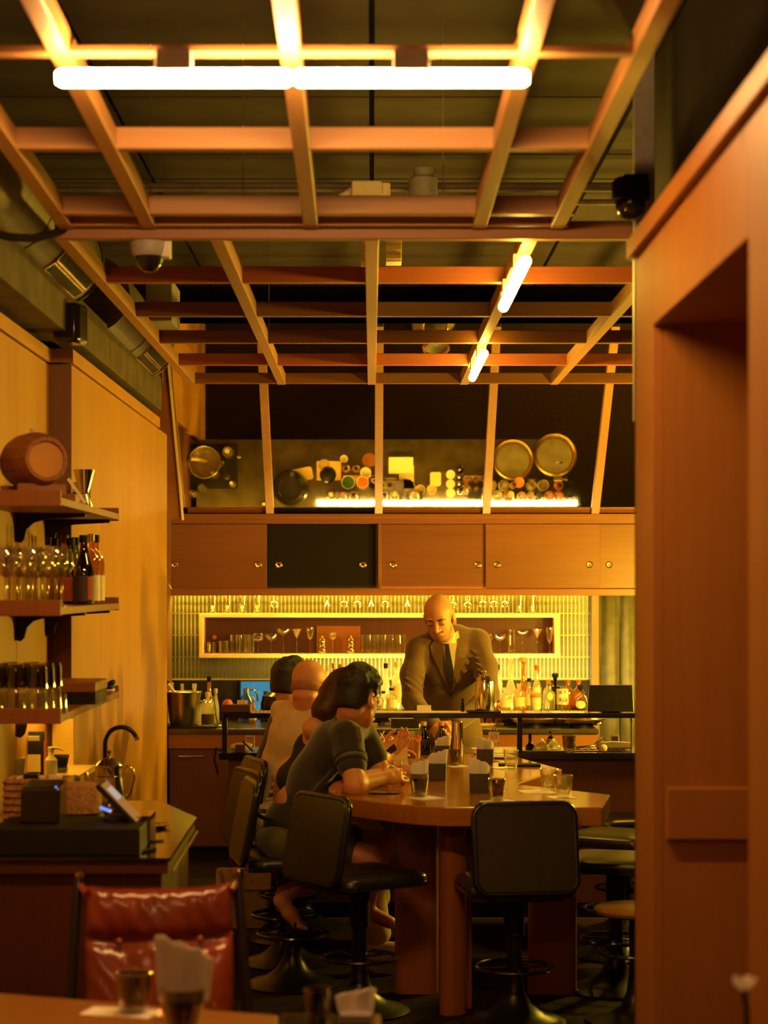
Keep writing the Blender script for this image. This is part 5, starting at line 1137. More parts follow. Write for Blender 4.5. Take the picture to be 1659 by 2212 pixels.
# bartender's station -----------------------------------------------------------------------------------
RS = RZ+.026
def stn(name, b, mat, px, Y, z, label, cat, rot=None, group=None, smooth=40, bevel=0): return ob(name, b, mat, None, label, cat, group, loc=(PX(px, Y), Y, z), rot=rot, smooth=smooth, bevel=bevel)
gt = stn('garnish_tray', B().cbox((0, 0, .02), (.155, .12, .04)), 'cabinet_dark', 511, 10.48, RS, 'dark wooden garnish tray on the left raised shelf', 'tray', bevel=.004)
stn('orange', B().ball((0, 0, 0), .030, 20, 12), 'salmon', 492, 10.5, RS+.037, 'orange fruit half peeking out of the wooden garnish tray', 'orange')
stn('cork_stack', B().cbox((-.018, 0, .01), (.016, .03, .02)).cbox((.0, 0, .01), (.016, .03, .022)).cbox((.018, 0, .01), (.016, .03, .018)), 'cream', 523, 10.5, RS+.04, 'small pale blocks standing on the wooden garnish tray', 'blocks', smooth=None)
ck = stn('cocktail_shaker', B().lathe([(0, 0), (.050, 0), (.052, .01), (.053, .08), (.048, .155), (.044, .165), (.038, .178), (.012, .188), (.008, .192), (.008, .2), (.0, .2)], n=36), 'steel', 1047, 10.47, RS+.008, 'tall steel pitcher with domed lid on the raised shelf', 'pitcher')
ob('lid_knob', B().ball((0, 0, .207), .009), 'steel', ck); ob('lid_band', B().ring((0, 0, .16), .047, .003, 36, 6), 'steel', ck); ob('handle', B().tube([(.008, -.05, .15), (.01, -.068, .13), (.012, -.07, .07), (.008, -.054, .03)], .006, 8), 'steel', ck)
stn('shaker_mat', B().cbox((0, 0, .004), (.17, .13, .008)), 'black_matte', 1046, 10.45, RS, 'black folded cloth under the steel pitcher', 'mat', bevel=.002)
stn('menu_sheet', B().cbox((0, 0, .0015), (.50, .15, .003)), 'cream', 905, 10.45, RS, 'long cream sheet lying on the raised shelf before the bartender', 'paper sheet', smooth=None)
stn('card', B().cbox((0, 0, .018), (.075, .002, .034), (-.2, 0, 0)), 'paper', 916, 10.44, RS+.003, 'small white card standing on the raised shelf', 'card', smooth=None)
stn('pepper_grinder', B().lathe([(0, 0), (.009, 0), (.012, .02), (.007, .04), (.009, .05), (.006, .054), (.009, .062), (.006, .070), (0, .072)], n=16), 'black_gloss', 999, 10.45, RS+.003, 'little black turned grinder on the raised shelf', 'grinder')
st_ = empty('order_screen', 'black order screen tilted back at the right end of the raised shelf', 'screen', (PX(1320, 10.45), 10.45, RS))
ob('display', B().hexa([(-.128, -.03, .004), (.118, -.03, .004), (.118, .0, .004), (-.128, .0, .004), (-.112, .03, .14), (.118, .03, .14), (.118, .045, .14), (-.112, .045, .14)]), 'black_gloss', st_, bevel=.003, smooth=None); ob('stand', B().box((-.05, .0, 0), (.05, .09, .01)).box((-.02, .03, 0), (.02, .06, .09)), 'black_metal', st_, smooth=None); ob('top_bezel', B().box((-.113, .026, .139), (.119, .047, .143)), 'brushed_steel', st_, smooth=None)
gr = stn('green_clip', B().tube([(-.02, 0, 0), (-.012, 0, .03), (0, 0, .005), (.012, 0, .036), (.022, 0, 0)], .003, 6), 'herb_green', 1176, 10.45, RS+.003, 'small tangle of dark green twigs on the raised shelf', 'twigs')
stn('receipt_slip', B().box((-.08, -.02, 0), (.09, .03, .002)), 'paper', 1225, 10.42, RS, 'white slip lying on the right of the raised shelf', 'paper slip', smooth=None)
# tools on the lower worktop
YW = 10.44
tr2 = stn('steel_tray', B().loft([[Vector((x, y, 0)) for x, y in rrect(.24, .15, .02)], [Vector((x, y, .008)) for x, y in rrect(.25, .16, .02)]]), 'brushed_steel', 1174, 10.46, ST, 'flat steel tray with citrus press on the right worktop', 'tray')
dp = stn('dropper_bottle', B().lathe([(0, 0), (.026, 0), (.026, .022), (.012, .034), (.009, .045), (0, .045)], n=20), 'glass_dark', 1145, 10.44, ST+.008, 'squat dark dropper bottle with upright glass pipette', 'bottle'); ob('rubber_bulb', B().lathe([(.008, .045), (.009, .075), (.005, .09), (0, .09)], n=14), 'black_matte', dp); ob('pipette', B().tube([(.004, 0, .08), (.004, 0, .118)], .003, 8), 'glass_clear', dp)
for k, px in enumerate((1170, 1195)):
    cj = stn('citrus_reamer', B().lathe([(0, 0), (.042, 0), (.042, .008), (.03, .03), (.012, .042), (.005, .06), (0, .062)], n=24), 'glass_bottle', px, 10.47, ST+.008, '%s pale ridged citrus reamer on the steel tray' % ('left', 'right')[k], 'citrus reamer')
    for q in range(10): ob('ridge', B().tube([(.038*math.cos(q*.628), .038*math.sin(q*.628), .012), (.014*math.cos(q*.628), .014*math.sin(q*.628), .042)], .003, 5), 'glass_bottle', cj)
os_ = stn('oil_shaker', B().lathe([(0, 0), (.022, 0), (.026, .02), (.024, .055), (.012, .066), (.012, .08), (0, .082)], n=22), 'steel', 1189, 10.53, ST+.008, 'steel stoppered shaker behind the reamers', 'shaker'); ob('stopper', B().lathe([(0, .08), (.009, .08), (.007, .09), (0, .092)], n=12), 'black_matte', os_)
ng = stn('rocks_glass', tumbler(.085, .027, .038, .022)(), None, 1229, 10.42, ST, 'rocks glass standing alone on the right worktop', 'glass'); ng.material_slots[0].link = 'OBJECT'; ng.material_slots[0].material = MATS['glass_smoke']
tg = stn('steel_tongs', B().tube([(-.09, 0, .02), (0, .02, .028), (.05, 0, .075)], .005, 8).tube([(-.09, -.02, .02), (.01, -.01, .03), (.06, -.02, .07)], .005, 8), 'steel', 1280, 10.45, ST, 'steel tongs lying crosswise on a wire rack', 'tongs')
wr_ = empty('wire_rack', 'low wire rack on the right worktop under the tongs', 'rack', (PX(1290, 10.44), 10.44, ST))
for q in range(7): ob('wire', B().tube([(-.12+.04*q, -.06, .006), (-.12+.04*q, .06, .006)], .0025, 6), 'steel', wr_)
for y in (-.06, .06): ob('rim_wire', B().tube([(-.13, y, .006), (.13, y, .006)], .003, 6), 'steel', wr_)
stn('rolled_towel', B().tube([(-.09, 0, .022), (0, .004, .024), (.09, 0, .022)], [.018, .022, .018], 12), 'cream', 1325, 10.55, ST, 'rolled pale cloth lying behind the wire rack', 'cloth')
lc = stn('lemon_half', B().ball((0, 0, .018), (.022, .022, .02), 18, 10), 'cork', 1303, 10.40, ST+.004, 'half lemon on the wire rack', 'lemon')
cj = stn('card_stand', B().cbox((0, 0, .038), (.05, .008, .076), (-.08, 0, 0)), 'cream', 1328, 10.6, ST, 'small framed card standing upright at the worktop\'s right end', 'card stand', bevel=.002); ob('picture', B().cbox((0, -.006, .042), (.034, .002, .05), (-.08, 0, 0)), 'dark_label', cj, smooth=None)
stn('tape_roll', B().ring((0, 0, .02), .014, .007, 24, 8, axis=(0, 1, 0)), 'salmon', 1347, 10.6, ST, 'little tape roll beside the framed card', 'tape')
stn('steel_tap', B().tube([(0, 0, 0), (0, 0, .15)], .005, 10).lathe([(0, .15), (.008, .15), (.006, .17), (0, .172)], n=12), 'steel', 1363, 10.5, ST, 'thin upright steel rod at the far right of the worktop', 'rod')
# left end of the worktop
tw = stn('bar_towel', B().ball((0, 0, .022), (.055, .045, .024), 20, 10).ball((.03, .01, .03), (.035, .035, .016), 16, 8), 'cream', 519, 10.46, ST, 'crumpled yellow cloth at the left end of the worktop', 'cloth')
fg = empty('cube_frame', 'small clear cube frame behind the yellow cloth', 'frame', (PX(540, 10.6), 10.6, ST))
for x in (-.022, .022): ob('upright', B().cbox((x, 0, .034), (.005, .02, .068)), 'cream', fg, smooth=None)
ob('top_bar', B().cbox((0, 0, .068), (.05, .02, .005)), 'cream', fg, smooth=None); ob('window', B().cbox((0, 0, .034), (.04, .004, .062)), 'glass_clear', fg, smooth=None)
kn = stn('bar_knife', B().tube([(-.035, 0, .055), (.02, -.01, .006)], .0045, 8), 'black_matte', 538, 10.41, ST, 'slanted bar knife with pale edge at the worktop\'s left end', 'knife'); ob('blade', B().cbox((.035, -.013, .004), (.05, .012, .0015)), 'steel', kn)
stn('wood_block', B().cbox((0, 0, .02), (.05, .05, .04)), 'cabinet_dark', 519, 10.39, ST, 'small dark wooden block before the yellow cloth', 'block', bevel=.003)
# ------------------------------------------------------------------ on the bar table
def tbl(px, py):          # a spot on the table top seen at that pixel
    Y = F*(EYE-TT)/(py-1265); return PX(px, Y), Y
def rocks(name, h, r0, r1, label, x, y, z, mat='glass_smoke', group=None, cat='glass', liquid=None, scale=1):
    o = empty(name, label, cat, (x, y, z), 0, group)
    b = B().lathe([(0, 0), (r0*.92, 0), (r0, .004), (r0*1.02, h*.22), (r1*.95, h*.62), (r1, h), (r1-.0018, h), (r1*.95-.003, h*.62), (r0-.002, h*.26), (r0*.6, h*.2), (0, h*.19)], n=24)
    ob('glass_wall', b, mat, o, smooth=45); ob('rim', B().ring((0, 0, h), r1-.001, .0012, 28, 6), 'glass_clear', o)
    for q in range(9): ob('facet', B().tube([(r0*1.01*math.cos(q*.698), r0*1.01*math.sin(q*.698), .012), (r1*.965*math.cos(q*.698), r1*.965*math.sin(q*.698), h*.6)], .0012, 5), 'glass_clear', o)
    if liquid: ob('drink', B().lathe([(0, h*.2), (r0*.9, h*.24), (r1*.88, h*.56), (0, h*.56)], n=22), liquid, o)
    return o
def coaster(px, py, s, rz, label, z=TT):
    x, y = tbl(px, py); return ob('paper_coaster', B().cbox((0, 0, .001), (s, s, .002)), 'paper', None, label, 'coaster', 'paper coasters on the bar table', loc=(x, y, z), rot=(0, 0, rz), smooth=None)
def napkins(parent_b=None, w=.085, h=.055, n=8, lean=.5, seed=1):
    """a fan of square napkins, each a thin folded sheet with a pinked top edge"""
    out = []; rn = random.Random(seed)
    for i in range(n):
        t = i/(n-1)-.5; hh = h*(1-.25*t)+rn.uniform(-.003, .003); b = B()
        k = 7; xs = [-w/2+w*j/(k-1) for j in range(k)]; fr = []; bk = []
        for j, x in enumerate(xs):
            zig = .005*(j % 2)+hh+lean*(-x)*.55; y = t*.026+.028+.004*math.sin(j*1.7+i)
            fr.append(Vector((x+t*.012, y, zig))); bk.append(Vector((x*.9+t*.006, y*.8, -.02)))
        vs = fr+bk+[v+Vector((0, .0022, 0)) for v in fr]+[v+Vector((0, .0022, 0)) for v in bk]
        fs = [(j, j+1, k+j+1, k+j) for j in range(k-1)]+[(2*k+j+1, 2*k+j, 3*k+j, 3*k+j+1) for j in range(k-1)]+[(j+1, j, 2*k+j, 2*k+j+1) for j in range(k-1)]
        out.append(b.add(vs, fs))
    return out
NP = [b.mesh('napkin', 'tissue') for b in napkins(n=8, lean=.55)]
def caddy(label, px, py, rz, s=1.0, flip=1):
    x, y = tbl(px, py); o = empty('napkin_caddy', label, 'napkin holder', (x, y, TT), rz, 'napkin holders on the bar table')
    w = .084*s; d = .05*s; h = .082*s; b = B()
    rr = rrect(w, d, .012)
    ob('holder', B().loft([[Vector((a*.94, c*.94, 0)) for a, c in rr], [Vector((a, c, .008)) for a, c in rr], [Vector((a*1.02, c, h)) for a, c in rr], [Vector((a*.95, c*.85, h)) for a, c in rr], [Vector((a*.9, c*.8, .01)) for a, c in rr]]), 'holder_grey', o, smooth=50)
    for k, me in enumerate(NP):
        q = ob('napkin', me, None, o, loc=(0, -.002, h-.01), smooth=None); q.scale = (flip*s, s*.9, s)
    return o
caddy('square napkin holder at the table middle, nearest the front of the table', 1036, 1712, .05); caddy('square napkin holder left of the middle, half hidden behind the napkin glass', 945, 1686, -.1, .95, -1)
caddy('square napkin holder farther back right, beside the price card', 1048, 1652, .05, .95); caddy('square napkin holder farthest back, in front of the dark bottles', 957, 1640, 0, .85, -1)
x, y = tbl(905, 1722)
g = rocks('napkin_glass', .098, .030, .041, 'smoky glass holding a fan of napkins at the table\'s front left', x, y, TT+.002)
for me in NP[:5]: q = ob('napkin', me, None, g, loc=(0, 0, .09), smooth=None); q.scale = (-.85, .8, .85)
coaster(920, 1724, .115, .6, 'white coaster under the napkin glass at the front left')
x, y = tbl(1073, 1730); rocks('rocks_glass', .088, .030, .036, 'smoky tumbler with a red candle glow at the front right of the table', x, y, TT+.002, liquid='red_drink'); coaster(1084, 1733, .13, .5, 'white coaster under the candle lit tumbler')
o = ob('tealight', B().lathe([(0, .07), (.02, .07), (.02, .074), (0, .074)], n=16), 'red_label', None, 'small lit tealight in the mouth of the front tumbler', 'candle', loc=(x, y, TT)); ob('flame', B().ball((0, 0, .079), (.003, .003, .006), 8, 6), 'flame', o)
x, y = tbl(1104, 1660); rocks('rocks_glass', .086, .029, .037, 'clear rocks glass on its own at the back right lobe of the table', x, y, TT+.002, 'glass_clear'); coaster(1090, 1659, .10, .2, 'white coaster under the back right rocks glass')
x, y = tbl(1186, 1708); rocks('rocks_glass', .092, .029, .039, 'left one of the two rocks glasses on the right point of the table', x, y, TT+.002, 'glass_clear'); x, y = tbl(1217, 1724); rocks('rocks_glass', .092, .030, .039, 'right one of the two rocks glasses on the right point of the table', x, y, TT+.002, 'glass_clear'); coaster(1213, 1723, .10, .3, 'white coaster under the right hand rocks glass')
coaster(1160, 1711, .14, .15, 'thin dark edged mat under the left hand rocks glass')
x, y = tbl(980, 1654); rocks('rocks_glass', .078, .028, .034, 'small tumbler between the two rear napkin holders', x, y, TT+.002, 'glass_smoke'); coaster(988, 1655, .09, .4, 'white coaster under the small rear tumbler')
x, y = tbl(897, 1636); hg = gl('garnished_highball', 'hig3', tumbler(.135, .028, .031), x, y, TT, 'tall highball with a red fruit slice behind the napkin glass', 'glass'); ob('fruit_slice', B().lathe([(0, 0), (.02, 0), (.02, .005), (0, .005)], (.012, -.02, .10), 18, axis=(.5, -1, .2)), 'red_label', hg); ob('drink', B().lathe([(0, .01), (.025, .012), (.027, .095), (0, .095)], n=18), 'liquor_amber', hg)
x, y = tbl(918, 1690); gl('crystal_glass', 'cryst', tumbler(.10, .03, .04), x-.03, y+.05, TT, 'patterned crystal tumbler just behind the napkin glass', 'glass')
x, y = tbl(830, 1648); cp = gl('coupe_glass', 'coupt', stem(.115, .052, .045, 'coupe'), x, y, TT, 'wide coupe with a straw in front of the polo man', 'glass'); ob('straw', B().tube([(-.03, -.01, .10), (.0, -.015, .16)], .003, 8).tube([(.02, 0, .09), (-.02, -.02, .15)], .003, 8), 'paper', cp); ob('lemon_peel', B().tube([(.01, 0, .115), (.03, .01, .13), (.045, 0, .12), (.035, -.01, .112)], .006, 8), 'cream', cp)
x, y = tbl(857, 1684); rd = gl('red_drink_glass', 'redg', tumbler(.085, .022, .026), x, y, TT, 'small glass of red drink by the polo man\'s hand', 'glass'); ob('drink', B().lathe([(0, .012), (.02, .014), (.0235, .06), (0, .06)], n=18), 'red_drink', rd)
coaster(868, 1686, .10, .3, 'white coaster beside the red drink')
x, y = tbl(862, 1652); ob('menu_card', B().cbox((0, 0, .045), (.085, .002, .09), (-.25, 0, .1)), 'paper', None, 'white card propped up behind the polo man\'s hands', 'card', loc=(x, y, TT), smooth=None)
x, y = tbl(830, 1713); pl = ob('black_plate', B().loft([[Vector((a, c, 0)) for a, c in rrect(.12, .10, .02)], [Vector((a, c, .006)) for a, c in rrect(.135, .115, .02)], [Vector((a, c, .004)) for a, c in rrect(.11, .09, .02)]]), 'black_gloss', None, 'flat black tray by the polo man\'s right elbow', 'tray', loc=(x, y, TT)); ob('rim_glint', B().cbox((-.02, -.05, .007), (.05, .003, .002)), 'steel', pl)
x, y = tbl(1122, 1655); ob('menu_book', B().cbox((0, 0, .006), (.20, .09, .012)), 'black_matte', None, 'slim dark menu book lying at the back right of the table', 'menu', loc=(x, y, TT), bevel=.002)
x, y = tbl(1090, 1637); ob('black_tablet', B().cbox((0, 0, .004), (.12, .13, .008)), 'black_gloss', None, 'black tablet lying at the far end of the table', 'tablet', loc=(x, y, TT), bevel=.002)
# shakers and dark bottles at the far end of the table
x, y = tbl(988, 1631); tin = ob('shaker_tin', B().lathe([(0, 0), (.033, 0), (.036, .01), (.029, .165), (.031, .172), (.028, .172), (.033, .012), (0, .012)], n=30), 'steel', None, 'tall upturned steel shaker tin in front of the bartender', 'shaker', loc=(x, y, TT)); ob('base_cap', B().lathe([(0, .168), (.028, .168), (.026, .174), (0, .174)], n=30), 'steel', tin)
for k, px in enumerate((915, 953)):
    x, y = tbl(px, 1629); bottle('%s of two dark stubby bottles before the bartender\'s hands' % ('left', 'right')[k], x, y, TT, .165, .036, 'slope', 'glass_dark', 'cork' if k == 0 else 'salmon', 'dark_label', (.3, .5), group='dark bottles at the far end of the table')
x, y = tbl(878, 1635); mgm = gl('mixing_glass', 'mixg', tumbler(.13, .042, .046), x, y, TT, 'wide clear mixing glass left of the dark bottles', 'glass'); ob('pouring_lip', B().ring((0, 0, .13), .046, .002, 28, 6), 'glass_clear', mgm)
x, y = tbl(1066, 1645); pc = empty('price_card', 'small patterned card clipped above a stem glass', 'card', (x, y, TT)); ob('card', B().cbox((0, -.03, .125), (.052, .003, .05)), 'cream', pc, smooth=None); ob('print', B().cbox((0, -.032, .127), (.038, .001, .034)), 'cork', pc, smooth=None); ob('clip', B().ring((0, -.03, .155), .014, .002, 18, 6, axis=(0, 1, 0)), 'steel', pc); ob('stem_glass', stem(.12, .03, .05, 'nick')(), None, pc, smooth=None)
x, y = tbl(820, 1634); gl('shot_glass', 'jig', tumbler(.06, .016, .02), x, y, TT, 'narrow shot glass behind the coupe', 'glass'); x, y = tbl(1035, 1628); ob('bowl', B().lathe(closed([(0, 0), (.03, 0), (.045, .03)], .003), n=22), 'cream', None, 'shallow pale bowl at the far end of the table', 'bowl', loc=(x, y-.02, TT))
ph = ob('smartphone', B().cbox((0, 0, 0), (.07, .010, .035), (.3, -.6, .5)), 'black_gloss', None, 'dark phone held up in a hand above the table', 'phone', loc=tuple(P(843, 1622, 9.36)), bevel=.003)
# bag on the floor --------------------------------------------------------------------------------------
bg = empty('canvas_bag', 'beige canvas tote bag standing on the floor left of the stools', 'bag', (PX(527, 10.1), 10.1, 0))
ob('bag_body', B().loft([[Vector((a, c, 0)) for a, c in rrect(.25, .10, .03)], [Vector((a*1.06, c*1.2, .12)) for a, c in rrect(.25, .10, .03)], [Vector((a*1.1, c*.9, .22)) for a, c in rrect(.25, .10, .03)], [Vector((a*1.1, c*.35, .30)) for a, c in rrect(.25, .10, .03)]]), 'canvas', bg, smooth=60); ob('flap', B().loft([[Vector((x, -.062-.01*math.sin(x*9), .20)) for x in np.linspace(-.14, .14, 9)], [Vector((x, -.045, .30)) for x in np.linspace(-.14, .14, 9)]], closed=False, caps=False), 'canvas', bg); ob('strap', B().tube([(-.12, -.05, .29), (-.1, -.07, .22), (-.02, -.075, .21), (-.01, -.05, .30)], .008, 6), 'leather', bg)
# ------------------------------------------------------------------ left wall shelves
def wsp(px, Y): return PX(px, Y)
br = empty('small_barrel', 'small oak barrel lying on the top left shelf', 'barrel', (-1.222, 7.10, Z1+.168), .50); br.scale = (1.05, 1.05, 1.05)
def brl(z): return .098-.024*(z/.14)**2
N_ = 16
for k in range(N_):
    a0, a1 = 2*math.pi*(k+.02)/N_, 2*math.pi*(k+.98)/N_; rings = []
    for z in np.linspace(-.14, .14, 9):
        r = brl(z); rings.append([Vector((r*math.cos(a0), z, r*math.sin(a0))), Vector((r*math.cos((a0+a1)/2), z, r*math.sin((a0+a1)/2))), Vector((r*math.cos(a1), z, r*math.sin(a1))), Vector(((r-.012)*math.cos(a1), z, (r-.012)*math.sin(a1))), Vector(((r-.012)*math.cos(a0), z, (r-.012)*math.sin(a0)))])
    ob('stave', B().loft(rings), 'barrel_wood', br, smooth=50)
ob('head', B().lathe([(0, -.125), (.066, -.125), (.066, -.118), (0, -.118)], axis=(0, 1, 0), n=32), 'barrel_head', br)['label'] = 'paler round barrel head'
ob('head', B().lathe([(0, .118), (.066, .118), (.066, .125), (0, .125)], axis=(0, 1, 0), n=32), 'near_table', br)
for z in (-.105, -.06, .06, .105): ob('hoop', B().lathe([(brl(z-.008)+.001, z-.008), (brl(z)+.002, z), (brl(z+.008)+.001, z+.008)], axis=(0, 1, 0), n=36), 'barrel_wood', br, smooth=50)
ob('bung', B().lathe([(0, 0), (.012, 0), (.010, .016), (0, .016)], (0, 0, .096), 12), 'cork', br)
cr = ob('barrel_cradle', B().box((-.09, -.10, .002), (.09, -.085, .055)).box((-.09, .085, .002), (.09, .10, .055)).box((-.09, -.1, 0), (-.07, .1, .016)).box((.07, -.1, 0), (.09, .1, .016)), 'barrel_wood', None, 'wooden cradle under the small barrel', 'cradle', loc=(-1.222, 7.10, Z1+.027), rot=(0, 0, .50), smooth=None)
ZA, ZB_, ZC = Z1+.027, Z2+.027, Z3+.027
JS = 1.35
jb = ob('jigger', B().lathe([(0, 0), (.03, 0), (.031, .002), (.014, .05), (.014, .056), (.034, .125), (.032, .125), (.011, .058), (0, .055)], n=28), 'steel', None, 'tall hourglass metal jigger on the top left shelf', 'jigger', loc=(wsp(182, 8.1), 8.1, ZA)); jb.scale = (JS, JS, JS); ob('waist_band', B().ring((0, 0, .053), .0145, .003, 20, 6), 'brass', jb)
bottle('small dark bottle with glass stopper behind the jigger', wsp(176, 8.28), 8.28, ZA, .17, .038, 'square', 'glass_smoke', 'glass_clear', 'dark_label', group='bottles on the top left shelf')
ta = ob('paper_tag', B().cbox((0, 0, .05), (.012, .002, .12), (0, -.62, 0)), 'paper', None, 'long white paper tag hanging over the shelf by the jigger', 'tag', loc=(wsp(166, 7.85), 7.85, ZA+.02), smooth=None); ob('tag_end', B().cbox((-.012, -.002, .012), (.045, .002, .03), (0, .3, 0)), 'paper', ta, smooth=None)
bx = ob('cork_box', B().cbox((0, 0, .025), (.06, .08, .05)), 'near_table', None, 'small wooden box between the barrel and the jigger', 'box', loc=(wsp(150, 7.7), 7.7, ZA), bevel=.003)
# middle shelf
k = 0
for Y, pxs in ((7.05, (12, 70, 121)), (7.25, (0, 42, 90)), (7.45, (24, 60, 104, 134)), (7.65, (18, 78, 118))):
    for px in pxs:
        x = max(wsp(px, Y), -1.345); gl('wine_glass', 'winebig', stem(.215, .045, .115, 'wine', .036), x, Y, ZB_, '%s wine glass of the crowd on the middle shelf, counted front to back' % ORD[k], 'glass', 'wine glasses on the middle left shelf'); k += 1
for px, Y, h, r, shp, m, cap, lab, s_ in ((181, 7.75, .27, .042, 'slope', 'glass_dark', 'black_matte', 'dark_label', 'large dark bottle with grey and red label, foremost on the middle shelf'), (152, 7.85, .26, .040, 'slope', 'glass_dark', 'black_matte', 'red_label', 'dark bottle with a red label behind the wine glasses'),
      (196, 7.95, .28, .036, 'bordeaux', 'glass_amber', 'brass', 'cream', 'amber bottle with pale label, second from the right on the middle shelf'), (207, 8.1, .28, .036, 'bordeaux', 'glass_amber', 'black_matte', 'cream', 'rightmost bottle on the middle shelf, pale label and black top'),
      (163, 8.12, .27, .036, 'slope', 'glass_green', 'black_matte', None, 'green bottle with black top on the middle shelf'), (150, 8.2, .26, .034, 'slope', 'glass_green', 'cream', None, 'green bottle with pale cap left of the other green one'), (140, 8.0, .275, .036, 'bordeaux', 'glass_amber', 'cabinet_dark', None, 'brown capped amber bottle above the wine glasses'),
      (118, 8.1, .265, .034, 'bordeaux', 'glass_amber', 'black_matte', None, 'black capped amber bottle just right of the pilaster edge'), (94, 8.15, .27, .034, 'bordeaux', 'glass_bottle', 'cabinet_dark', None, 'clear bottle with brown cap behind the wine glasses, leftmost bottle')):
    x = max(wsp(px, Y), -1.34); t = bottle(s_, x, Y, ZB_, h, r, shp, m, cap, lab, (.05, .42), group='bottles on the middle left shelf')
    if 'grey and red' in s_: ob('label_stripe', B().add([Vector(((r+.002)*math.sin(a), -(r+.002)*math.cos(a), z)) for z in (.02, .11) for a in np.linspace(.5, 1.0, 5)], [(i, i+1, i+6, i+5) for i in range(4)]), 'red_label', t)
# lowest shelf: upturned tumblers in two layers
k = 0
for layer in (0, 1):
    for iy, Y in enumerate((6.98, 7.08, 7.18)):
        for ix in range(4):
            x = -1.34+.078*ix+(.01*iy)
            if layer and ix == 3: continue
            if x > -1.115: continue
            gl('upturned_tumbler', 'upt', tumbler(.085, .027, .036, .014), x, Y, ZC+.085+.088*layer, 'upturned tumbler, %s counted in the %s layer on the lowest shelf' % (ORD[iy*3+ix], ('lower', 'upper')[layer]), 'glass', 'upturned tumblers on the lowest shelf', rot=(math.pi, 0, 0), mat='glass_clear' if layer == 0 else 'glass_smoke'); k += 1
gl('upturned_tumbler', 'upt2', tumbler(.07, .028, .034, .014), -1.112, 6.98, ZC+.07, 'single clear upturned glass at the front right corner of the lowest shelf', 'glass', 'upturned tumblers on the lowest shelf', rot=(math.pi, 0, 0))
dk = ob('black_drawer_box', B().box((-.10, -.16, 0), (.12, .16, .046)), 'black_matte', None, 'shallow black box with pale wooden lid on the lowest shelf', 'box', loc=(wsp(150, 7.6)+.0, 7.62, ZC), bevel=.002, smooth=None); ob('lid', B().box((-.105, -.165, .046), (.122, .165, .085)), 'veneer', dk, bevel=.004, smooth=None)
nc = ob('black_cloth', B().ball((0, 0, .03), (.022, .04, .018), 12, 8, (0, .5, 0)).ball((.008, 0, .045), (.02, .035, .012), 12, 8, (0, -.5, 0)), 'black_matte', None, 'crumpled black cloth at the far end of the lowest shelf', 'cloth', loc=(wsp(240, 8.25)+.0, 8.2, ZC)); ob('white_hem', B().ball((.002, 0, .016), (.022, .036, .012), 12, 8), 'paper', nc)
# ------------------------------------------------------------------ on the host counter
def hcp(px, py): Y = F*(EYE-HT)/(py-1265); return PX(px, Y), Y
x, y = -1.06, 6.32
ob('cash_drawer', B().box((-.235, -.10, 0), (.235, .24, .085)), 'black_matte', None, 'long low black cash drawer at the front of the host counter', 'cash drawer', loc=(-.965, 6.29, HT), bevel=.004, smooth=None)
pr = empty('receipt_printer', 'black receipt printer with a tiny blue light on the cash drawer', 'printer', (PX(92, 6.36), 6.38, HT+.085))
ob('body', B().hexa([(-.065, -.07, 0), (.062, -.07, 0), (.062, .09, 0), (-.065, .09, 0), (-.065, -.06, .115), (.062, -.06, .115), (.062, .09, .128), (-.065, .09, .128)]), 'black_gloss', pr, bevel=.008, smooth=None); ob('indicator', B().ball((.05, -.063, .118), .0035, 10, 6), 'blue_dot', pr)
ps = empty('payment_tablet', 'payment tablet tilted on a stand, screen edge lit, on the host counter', 'tablet', (PX(258, 6.42), 6.42, HT+.085))
ang = math.atan2(1.0, 1.05)
ob('screen_unit', B().cbox((0, 0, 0), (.185, .16, .016), (0, .80, 0)), 'black_matte', ps, loc=(.0, 0, .055), bevel=.004, smooth=None)
ob('screen', B().cbox((0, 0, 0), (.165, .14, .002), (0, .80, 0)), 'screen_amber', ps, loc=(.0072, -.0, .0625), smooth=None)
ob('screen_bar', B().cbox((-.035, 0, 0), (.05, .10, .0022), None), 'screen_white', ps, loc=(.0078, 0, .0632), rot=(0, .80, 0), smooth=None)
ob('stand', B().cbox((-.02, .0, .0), (.09, .10, .03)), 'black_matte', ps, loc=(.02, 0, .0), bevel=.006, smooth=None)
ob('blue_light', B().cbox((0, 0, 0), (.034, .004, .009), (0, .35, 0)), 'blue_dot', ps, loc=(-.035, -.085, .045), smooth=None)
wk = empty('wicker_basket', 'woven wicker basket of tea things behind the printer', 'basket', (PX(82, 6.75), 6.78, HT))
ob('weave', B().box((-.11, -.075, 0), (.11, -.06, .19)).box((-.11, .06, 0), (.11, .075, .19)).box((-.11, -.06, 0), (-.095, .06, .19)).box((.095, -.06, 0), (.11, .06, .19)).box((-.1, -.06, .0), (.1, .06, .16)), 'wicker', wk, bevel=.004, smooth=None)
for q in range(8): ob('cane_band', B().tube([(-.112, -.078, .012+.024*q), (.112, -.078, .012+.024*q)], .0055, 6), 'wicker', wk)
def hst(name, b, mat, px, Y, z, label, cat, rot=None, smooth=40, bevel=0, group=None): return ob(name, b, mat, None, label, cat, group, loc=(PX(px, Y), Y, z), rot=rot, smooth=smooth, bevel=bevel)
for k, px in enumerate((60, 77)): hst('sachet_box', B().cbox((0, 0, .022), (.026, .04, .048), (0, .1-.2*k, 0)), 'black_matte', px, 6.74, HT+.16, '%s of two small black sachets in the wicker basket' % ('left', 'right')[k], 'sachet', bevel=.002, group='black sachets in the basket')
for k, px in enumerate((45, 92, 112, 124)): hst('white_sachet', B().cbox((0, 0, .018), (.022, .03, .036), (0, .12*(k-1), 0)), 'cream', px, 6.75+.01*k, HT+.16, '%s pale sachet from the left in the wicker basket' % ORD[k], 'sachet', group='pale sachets in the basket')
